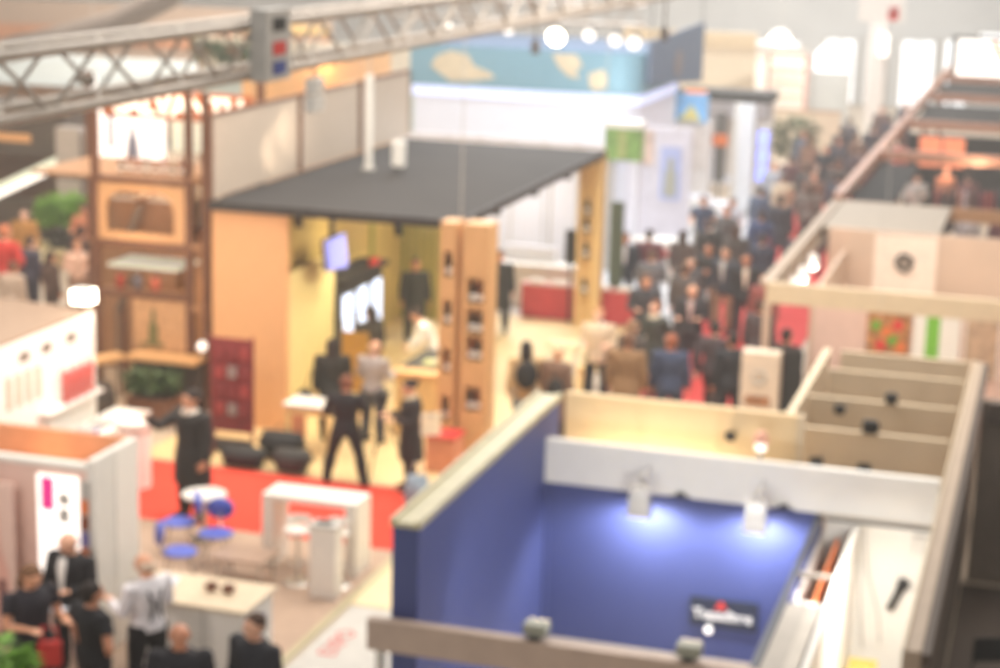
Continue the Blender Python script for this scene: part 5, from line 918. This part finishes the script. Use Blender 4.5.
# around the dark roofed stand
person(-11.78, 24.1, -25, 'raise', 'coat', '2e2a28', '2a2624', 'long', '2a1c16', 'woman in a long black coat raising her arm on the red carpet', extra=(('scarf', 'efe2d2'),), skin=1, sc=1.1, bulk=1.2)
person(-10.3, 26.5, 185, 'wide', 'jacket', '232024', '201e22', 'short', '7a4a34', 'man in black standing legs apart, seen from behind', z=.02, skin=2)
person(-10.72, 28.85, 170, 'hold', 'shirt', 'a79f9c', '4a4c54', 'ring', 'c8ab92', 'man in a grey shirt standing in front of the drinks cooler', skin=1)
person(-9.25, 26.6, -60, 'hold', 'coat', '2f2828', '2a2424', 'bun', '2a1e1a', 'woman in a long dark coat looking at a paper by the orange column', skin=0, extra=(('scarf', 'e0cda8'),))
t = thing('paper_sheet', 'cream paper held by the woman in the long dark coat', 'paper', (-8.95, 26.35, 1.2)); part('sheet', MB().box((-8.95, -8.65), (26.2, 26.24), (1.05, 1.4), rz=.6), mat('cream_paper', 'f0e4cc', .7), t); part('clip', MB().box((-8.84, -8.76), (26.17, 26.199), (1.36, 1.41), rz=.6), M_grey, t)
t = thing('tote_bag', 'pale denim blue bag beside the woman in the long dark coat', 'bag', (-8.75, 25.6, .3)); part('bag_body', MB().tube([(-8.75, 25.5, .06), (-8.75, 25.5, .3), (-8.75, 25.5, .62)], [(.2, .1), (.22, .12), (.16, .08)], 14), mat('denim_pale', '8a9aa8', .8, var=.2), t, smooth=True); part('handle', MB().tube([(-8.85, 25.5, .62), (-8.8, 25.5, .82), (-8.7, 25.5, .82), (-8.65, 25.5, .62)], .014, 6), M_grey, t)
person(-11.4, 28.7, 200, 'stand', 'coat', '27241f', '27241f', 'long', '2c211b', 'dark haired woman in black by the cream yellow wall', skin=1)
t = thing('handbag', 'round black handbag of the woman by the cream yellow wall', 'bag', (-11.72, 28.35, .8)); part('bag_body', MB().ell((-11.75, 28.36, .82), (.15, .1, .17)), M_black, t, smooth=True); part('strap', MB().tube([(-11.75, 28.36, .98), (-11.68, 28.45, 1.3)], .012, 6), M_black, t)
person(-11.75, 31.4, -120, 'stand', 'jacket', '3a3530', '2b2826', 'long', '2b201a', 'dark long haired woman standing close to the cooler doors', skin=1)
person(-10.7, 31.95, -70, 'lean', 'shirt', 'ece8e0', '2a2c3a', 'short', '33251e', 'person in a white shirt leaning over the bar', skin=0)
person(-12.55, 36.2, 30, 'stand', 'jacket', '2c2c28', '2a2826', 'short', '2a1d18', 'man in black by the mustard back wall', skin=2)
person(-10.15, 32.6, -30, 'hold', 'jacket', '4a5064', '2a2c34', 'short', '3a2a20', 'man in a slate blue jacket behind the bar near the orange column', skin=1)
person(-12.6, 39.7, 60, 'walk', 'jacket', '35363f', '2b2c33', 'short', '2a201c', 'dark dressed visitor by the white wall left of the front column', skin=1)
person(-11.2, 37.8, 20, 'stand', 'coat', '2b2a2c', '232224', 'short', '2a201c', 'visitor in a long black coat just right of the front column', skin=2)
person(-8.35, 29.9, 200, 'walk', 'jacket', 'b99a70', '8a94a4', 'long', '261a15', 'visitor in a tan jacket and pale jeans beside the orange column', skin=1, extra=(('backpack', '1f1d1e'),))
person(-7.75, 29.75, 160, 'stand', 'coat', '7d6252', '5a4a40', 'hat', 'd8b490', 'person in a brown coat and beige hat above the blue wall corner', skin=0)
t = thing('handbag', 'black bag on the back of the person in the beige hat', 'bag', (-7.7, 29.45, 1.1)); part('bag_body', MB().ell((-7.68, 29.36, 1.12), (.15, .08, .2)), M_black, t, smooth=True); part('strap', MB().tube([(-7.7, 29.4, 1.3), (-7.78, 29.5, 1.47)], .014, 6), M_black, t)
# main aisle crowd
G = 'visitors in the main aisle'
AISLE = [
 (-9.2, 41.0, 10, 'stand', 'jacket', '2e323c', '2c2f38', 'short', '2a1f1a', 'man in a dark suit and white shirt right of the rear wooden column', (('shirt_front', 'e8eaf2'),)),
 (-8.72, 41.3, 190, 'stand', 'shirt', '6a3a44', '3a3c48', 'short', '3a2a22', 'person in a maroon top beside the man in the dark suit', ()),
 (-8.02, 41.8, 170, 'hip', 'jacket', '5a4d48', 'a89c94', 'long', '3a2820', 'woman in a brown jacket with pale trousers next to the maroon top', ()),
 (-8.55, 47.0, 0, 'hold', 'tee', '3a4258', '9a948c', 'short', '4a382c', 'man in a navy top standing by the white oval table', ()),
 (-7.9, 47.5, 20, 'hold', 'shirt', 'c4c8d2', '34363e', 'short', '4a382c', 'man in a light grey shirt left of the thick white column base', ()),
 (-7.2, 40.5, 0, 'cross', 'jacket', '33302f', '6a5c50', 'short', '3a2a22', 'man with folded arms in a dark jacket, centre of the aisle crowd', ()),
 (-7.75, 43.6, 200, 'stand', 'coat', '3a3836', '3a3836', 'short', '2c2420', 'tall person in a dark coat behind the man with folded arms', ()),
 (-6.7, 39.8, -10, 'stand', 'jacket', '3c3d46', 'a98c72', 'short', '4a3a30', 'man in a dark jacket and tan trousers on the red carpet', (('shirt_front', 'c9c4c0'),)),
 (-6.15, 39.2, 10, 'stand', 'jacket', '2b2a2e', '2a292d', 'short', '3a2c26', 'man in a black suit and cream shirt on the red carpet', (('shirt_front', 'e4d4c0'),)),
 (-6.6, 35.6, 0, 'hold', 'jacket', '322f34', '33323a', 'ring', 'a06a50', 'red faced man in a dark jacket in the middle of the aisle', (('shirt_front', 'c0a8a4'),)),
 (-6.95, 33.9, -30, 'walk', 'coat', '3a3d38', '4a463e', 'short', '8a5a40', 'man in an open dark green coat behind the cream jacket', (('scarf', 'cfc4b0'),)),
 (-7.75, 32.6, 5, 'hold', 'jacket', 'cdb99e', '232428', 'short', 'b9835c', 'woman in a cream jacket and black trousers', (('scarf', 'e8dcc8'),)),
 (-6.95, 31.9, 150, 'stand', 'jacket', '4c4440', '3a3634', 'long', '8a6a50', 'woman in a patterned dark jacket right of the cream jacket', ()),
 (-6.75, 30.6, 180, 'stand', 'coat', '8a6a4a', '5a4a3a', 'short', '6a4a36', 'person in a brown coat seen from behind at the beige wall', ()),
 (-6.05, 30.9, 190, 'stand', 'jacket', '3d4660', '3a3e4c', 'short', '9a5a40', 'man in a navy blue jacket seen from behind', ()),
 (-5.6, 32.6, 170, 'walk', 'jacket', '43383c', '3a302c', 'short', '2e2622', 'man in a dark plum jacket seen from behind on the red carpet', ()),
 (-5.1, 31.5, -150, 'stand', 'jacket', '2a2a30', '26262a', 'short', '2a2220', 'person in black left of the info kiosk', ()),
 (-6.85, 45.6, 185, 'walk', 'jacket', '3c4a6c', '34384a', 'short', '3a2e28', 'man in a blue jacket walking away past the bin', ()),
 (-6.7, 48.0, 170, 'stand', 'coat', '34343c', '30303a', 'short', '2e2622', 'tall person in a dark coat right of the blue jacket', ()),
 (-7.3, 52.4, 200, 'walk', 'jacket', 'b8a88e', '6a6258', 'short', '5a4638', 'person in a beige jacket by the blue glowing column', ()),
 (-6.3, 50.5, 170, 'stand', 'jacket', '6a6058', '44403c', 'long', '4a3628', 'person in a grey brown jacket near the fascia edge', ()),
 (-7.7, 56.5, 180, 'stand', 'jacket', '5a3c3c', '3c3434', 'short', '3a2c26', 'person in a dark red jacket beyond the beige jacket', ()),
 (-6.95, 59.2, 0, 'hold', 'coat', '26272c', '26272c', 'short', '2c2220', 'person in a long black coat in the far aisle', ()),
 (-6.2, 56.0, 185, 'walk', 'jacket', '4c4440', '3a3634', 'short', '6a4a38', 'person in a dark brown jacket close to the copper beam', ()),
 (-7.2, 65.3, 200, 'walk', 'coat', '2e3038', '2e3038', 'short', '2a2220', 'striding person in a dark coat far down the aisle', ()),
 (-6.4, 62.7, 170, 'stand', 'jacket', '7a5c4c', '4a4440', 'short', '7a5a40', 'person in a light brown jacket far down the aisle', ()),
 (-6.3, 66.5, 180, 'stand', 'jacket', '3a3a44', '34343c', 'short', '2e2622', 'person in a slate jacket beyond the light brown jacket', ()),
 (-6.0, 70.1, 190, 'walk', 'jacket', '4a4c58', '3c3e48', 'short', '3a2e28', 'person in a grey blue jacket near the far doors', ()),
 (-5.95, 76.0, 10, 'walk', 'coat', '3a4252', '34384a', 'short', '3a2e28', 'lone person in dark blue in front of the bright far doors', ()),
 (-8.2, 63.0, 30, 'stand', 'jacket', '6a7280', '4a4e58', 'short', '4a382c', 'person in a grey jacket beside the distant dark plant', ()),
 (-7.7, 61.0, 160, 'stand', 'jacket', '8a6a58', '5a4a40', 'long', '6a4a30', 'person in a tan brown jacket left of the long black coat', ()),
 (-5.6, 64.0, 180, 'stand', 'jacket', '5a4a42', '44403c', 'short', '3a2e28', 'person in brown right beside the copper beam far away', ()),
 (-5.5, 58.0, 170, 'stand', 'jacket', '6a3c38', '3c3634', 'long', '4a3428', 'woman in a rust jacket beside the copper beam', ()),
 (-5.4, 47.0, 185, 'stand', 'jacket', '5a5450', '4a4440', 'short', '4a382c', 'person in a grey jacket at the beige stand rear corner', ()),
 (-5.6, 43.6, 180, 'walk', 'jacket', '44404a', '3a3840', 'long', '3a2a22', 'person in a dark violet jacket beside the side beam', ()),
 (-7.9, 54.6, 20, 'stand', 'shirt', '9aa0a8', '4a4e58', 'short', '4a382c', 'person in a grey shirt at the blue glowing column', ()),
 (-7.0, 55.0, 180, 'stand', 'coat', '44403e', '3c3836', 'short', '2e2622', 'person in a charcoal coat between the beige and black coats', ()),
 (-4.3, 32.5, 160, 'stand', 'jacket', '3a2e2c', '302a2a', 'short', '2c2220', 'person in dark clothes behind the black upright banner', ()),
 (-7.15, 37.6, 170, 'stand', 'jacket', '57504e', '3a383c', 'short', '5a4434', 'person in a grey brown jacket behind the red faced man', ()),
 (-7.6, 35.9, 20, 'hold', 'jacket', '3c3a3e', '45424a', 'short', '6a4634', 'person in charcoal behind the open dark green coat', ()),
 (-5.45, 37.3, -20, 'stand', 'jacket', '8a4a44', '3a3436', 'long', '3a2a22', 'woman in a red jacket at the corner post of the beige stand', ()),
 (-7.25, 38.7, 15, 'stand', 'jacket', '4a4648', '3a3a40', 'short', '4a382c', 'person in dark grey between the brown jacket and the folded arms', ()),
 (-6.3, 42.3, 185, 'stand', 'jacket', '3a3f50', '34343c', 'short', '3a2e28', 'person in a dark blue jacket behind the black suit with cream shirt', ()),
 (-7.0, 43.0, 170, 'walk', 'coat', '4a4440', '3c3a3a', 'long', '4a3428', 'woman in a dark taupe coat behind the tan trousers', ()),
 (-8.15, 39.0, 190, 'hold', 'jacket', '6a6a70', '4a4a54', 'short', '5a4434', 'person in mid grey in front of the maroon top', ()),
 (-7.5, 49.6, 160, 'stand', 'jacket', '4a5468', '3c3e48', 'short', '3a2e28', 'person in a steel blue jacket left of the tall dark coat', ()),
 (-5.9, 53.4, 185, 'walk', 'jacket', '40404a', '38383e', 'short', '2e2622', 'person in black grey near the beam beyond the grey brown jacket', ()),
 (-6.6, 53.6, 10, 'stand', 'jacket', '7a5a4a', '4a4240', 'long', '5a3a2a', 'woman in a copper brown jacket in the far aisle', ()),
 (-6.9, 62.0, 15, 'stand', 'jacket', '4a4a52', '3a3a42', 'short', '3a2e28', 'person in dark grey behind the long black coat far away', ()),
 (-6.1, 60.4, 175, 'walk', 'jacket', '54484a', '403a3c', 'short', '4a382c', 'person in muted violet by the beam in the far aisle', ()),
 (-7.3, 68.5, 180, 'stand', 'jacket', '5a5a60', '44444a', 'short', '3a2e28', 'person in pale charcoal beside the striding dark coat', ()),
 (-6.6, 73.0, 20, 'walk', 'jacket', '6a5a54', '4a4442', 'short', '4a382c', 'person in brown grey approaching from the far doors', ()),
 (-5.1, 34.6, 160, 'stand', 'jacket', '4c4244', '36343a', 'short', '4a342a', 'person in dark mauve just behind the person in black by the kiosk', ()),
 (-7.75, 45.9, -20, 'stand', 'jacket', '54504e', '3e3c40', 'short', '4a382c', 'person in soot grey left of the blue jacket', ()),
]
for (x, y, r, po, tp, tc, pc, hr, hc, lb, ex) in AISLE: person(x, y, r, po, tp, tc, pc, hr, hc, lb, G, extra=ex, sc=random.uniform(1.0, 1.07))
# visitors inside the copper beamed market stand
MK = [(-3.4, 48.2, '8a3a36', 'person in a red jacket left of the garment rail'), (-2.7, 48.8, '4a3c3a', 'person in dark brown before the garment rail'), (-2.0, 48.3, '9a8f8c', 'person in pale grey before the garment rail'), (-1.2, 48.6, '5a2a2e', 'person in burgundy right of the garment rail'), (-3.8, 54.6, 'b0a8a2', 'person in a pale top behind the garment rail'), (-2.4, 55.4, '6a3a38', 'person in dark red behind the garment rail'), (-1.2, 55.0, '3a3438', 'person in black behind the garment rail'), (-3.1, 56.6, 'b87858', 'person in an orange brown top under the orange lit signs')]
for k, (x, y, c, lb) in enumerate(MK): person(x, y, (20, 180, -30, 160, 10, 200, 0, 30)[k], ('stand', 'hold', 'hip', 'stand', 'hold', 'stand', 'cross', 'stand')[k], 'jacket', c, '3a3436', 'short' if k % 2 else 'long', '3a2a22', lb, 'visitors in the copper beamed stand')
# left group beyond the white stand
LG = [(-20.95, 34.2, 170, 'hip', 'shirt', 'b8322c', 'c0b0a4', 'short', 'b06a48', 'big man in a red shirt at the left edge', 1.22), (-22.9, 38.2 , 20, 'stand', 'jacket', 'a8783c', '6a4a34', 'short', '3a2a20', 'person in a mustard jacket behind the red shirt', 1), (-20.9, 35.1, 160, 'stand', 'jacket', '3c3c50', '3a3a48', 'short', '2c2220', 'person in a navy jacket right of the red shirt', 1),
      (-19.9, 34.2, 150, 'stand', 'jacket', '57423a', '4a3a34', 'long', '33241c', 'person in a dark brown jacket left of the glaring floodlight', .95), (-20.0, 35.5, 30, 'hold', 'shirt', 'dcb8a4', '9a7a68', 'long', 'a06a44', 'woman in a pale pink top among the left group', .96), (-20.4, 36.4, 185, 'stand', 'jacket', '352c30', '4a5078', 'short', '2a1e1a', 'person in a black jacket and blue trousers by the dark cabinet', 1.04),
      (-20.0, 32.9, 170, 'stand', 'jacket', 'c8b4a4', 'b09a8a', 'short', '6a4a38', 'person in a pale beige jacket in front of the red shirt', .95), (-22.0, 39.4, 10, 'hold', 'jacket', 'c07a58', '5a4438', 'long', '5a3a28', 'person in a terracotta top near the dark oval table', 1)]
for (x, y, r, po, tp, tc, pc, hr, hc, lb, s) in LG: person(x, y, r, po, tp, tc, pc, hr, hc, lb, 'visitors at the left edge', sc=s, z=.37 if y > 37.6 and x < -23.2 else .015)
# ================================================================ light
wd = bpy.data.worlds.new('world'); bpy.context.scene.world = wd; wd.use_nodes = True
wd.node_tree.nodes['Background'].inputs[0].default_value = (1.0, .96, .92, 1); wd.node_tree.nodes['Background'].inputs[1].default_value = .55
for x, y, p, c in ((-20, 30, 1100, (1, .82, .62)), (-8, 26, 1500, (1, .93, .85)), (-2, 30, 1500, (1, .92, .82)), (-12, 48, 2900, (.93, .96, 1)), (-5, 60, 900, (1, .97, .94)), (-10, 76, 3400, (1, .98, .96)), (-30, 60, 3600, (1, .85, .7))):
    area('hall_light', (x, y, 13.5), 9, p, c)
# booth spotlights
for x in (-4.40, -3.01): spot('booth_spot', (x, 21.12, 1.86), (x, 21.29, 1.0), 102, 430, (.94, .95, 1), .5, .06)
for x in (-4.44, -2.93): spot('booth_spot', (x, 16.72, 2.15), (x-.6, 21.0, .8), 110, 110, (.92, .95, 1), .8)
spot('booth_spot', (-3.0, 17.0, 2.3), (-5.8, 19.5, .6), 60, 200, (.9, .93, 1), .8)
area('cubicle_light', (-1.4, 19.3, 2.42), .5, 85, (1, .97, .92))
# warm stand lamps, with unseen fill lights added among them
for x, y in ((-11.2, 31.5), (-11.2, 35.5), (-10.2, 30.2)): area('stand_lamp', (x, y, 3.78), .5, 80, (1, .86, .6))
spot('wall_lamp_light', (-12.2, 25.8, 5.5), (-13.0, 29, 1.6), 170, 60, (1, .68, .42), .9, .2)
spot('wall_lamp_light', (-10.6, 25.8, 5.5), (-11.0, 28, .6), 130, 70, (1, .8, .58), .9, .2)
point('flood', (-14.25, 26.3, 2.7), 14, (1, .9, .75), .15)
area('white_stand_light', (-12.2, 24.6, 4.2), 1.2, 95, (1, .93, .84), (0, 1.1, 0))
point('tower_lamp', (-15.4, 28.6, 3.4), 38, (1, .62, .34), .2); point('tower_lamp', (-15.4, 30.8, 3.7), 22, (1, .7, .42)); point('tower_lamp', (-15.4, 30.8, 1.7), 30, (1, .7, .42)); point('tower_lamp', (-15.3, 30.6, 5.9), 30, (1, .7, .42), .2)
point('tray_lamp', (-11.6, 19.45, 2.25), 4, (1, .6, .32)); point('fascia_fill', (-11.2, 48.9, 4.4), 45, (.9, .96, 1), .2); area('wall_fill', (-12, 41.4, 3.9), .8, 60, (1, 1, 1), (-.5, 0, 0)); spot('pavilion_fill', (-10.8, 14.5, 4.6), (-11.5, 18.9, 1.3), 260, 75, (1, .86, .78), .8)  # added fill lights, no seen source: fascia end, white wall, pavilion front
spot('pavilion_side_fill', (-7.4, 17.6, 5.0), (-10.5, 19.45, 1.6), 120, 40, (1, .95, .88), .9, .2); point('board_lamp', (-14.4, 37, 5.9), 60, (1, .62, .3), .2)  # pavilion side fill is an added, unseen light to brighten its wall
for y in (33, 34, 35.4): spot('beam_spot', (-4.25, y-.2, 2.45), (-3.6, y+2.5, 1.4), 30, 60, (1, .95, .85))
point('shrub_fill', (-23.4, 40.0, 3.2), 60, (1, .85, .6), .3); point('left_fill', (-21, 33, 3.6), 110, (1, .78, .55), .3)  # unseen fills added to brighten the shrub and the left visitors
point('market_lamp', (-2, 50.5, 2.4), 60, (1, .8, .6)); point('market_lamp', (-3, 56, 2.3), 50, (1, .7, .5)); point('beige_lamp', (-2.2, 34.0, 2.2), 40, (1, .85, .65), .3)
# thin haze in the hall air
hz = bpy.data.materials.new('hall_haze'); hz.use_nodes = True; hn = hz.node_tree; hn.nodes.remove(hn.nodes['Principled BSDF'])
vs = hn.nodes.new('ShaderNodeVolumeScatter'); vs.inputs['Color'].default_value = (1, .97, .93, 1); vs.inputs['Density'].default_value = .003; vs.inputs['Anisotropy'].default_value = .2
hn.links.new(vs.outputs[0], hn.nodes['Material Output'].inputs['Volume'])
struct('air_haze', MB().box((-59, 13), (9, 91), (.005, 12)), hz)
# ================================================================ camera
cd = bpy.data.cameras.new('camera'); cam = bpy.data.objects.new('camera', cd); C.objects.link(cam)
R = Matrix(((0.9569860702565263, -0.08967150581512764, 0.27592876323395243), (0.2888807332895297, 0.20620107514114705, -0.9348952019048652), (0.02693665289293906, 0.9743921888313158, 0.22323592693704739)))
cam.matrix_world = Matrix.Translation((0, 0, 9)) @ R.to_4x4()
cd.sensor_width = 36; cd.lens = 1877.03*36/1000; cd.clip_start = .1; cd.clip_end = 300
cd.dof.use_dof = True; cd.dof.focus_distance = 3.0; cd.dof.aperture_fstop = 3.9; cd.dof.aperture_blades = 0
sc = bpy.context.scene; sc.camera = cam
sc.view_settings.view_transform = 'Standard'; sc.view_settings.look = 'None'; sc.view_settings.gamma = 1; sc.view_settings.exposure = .3; sc.view_settings.use_curve_mapping = False
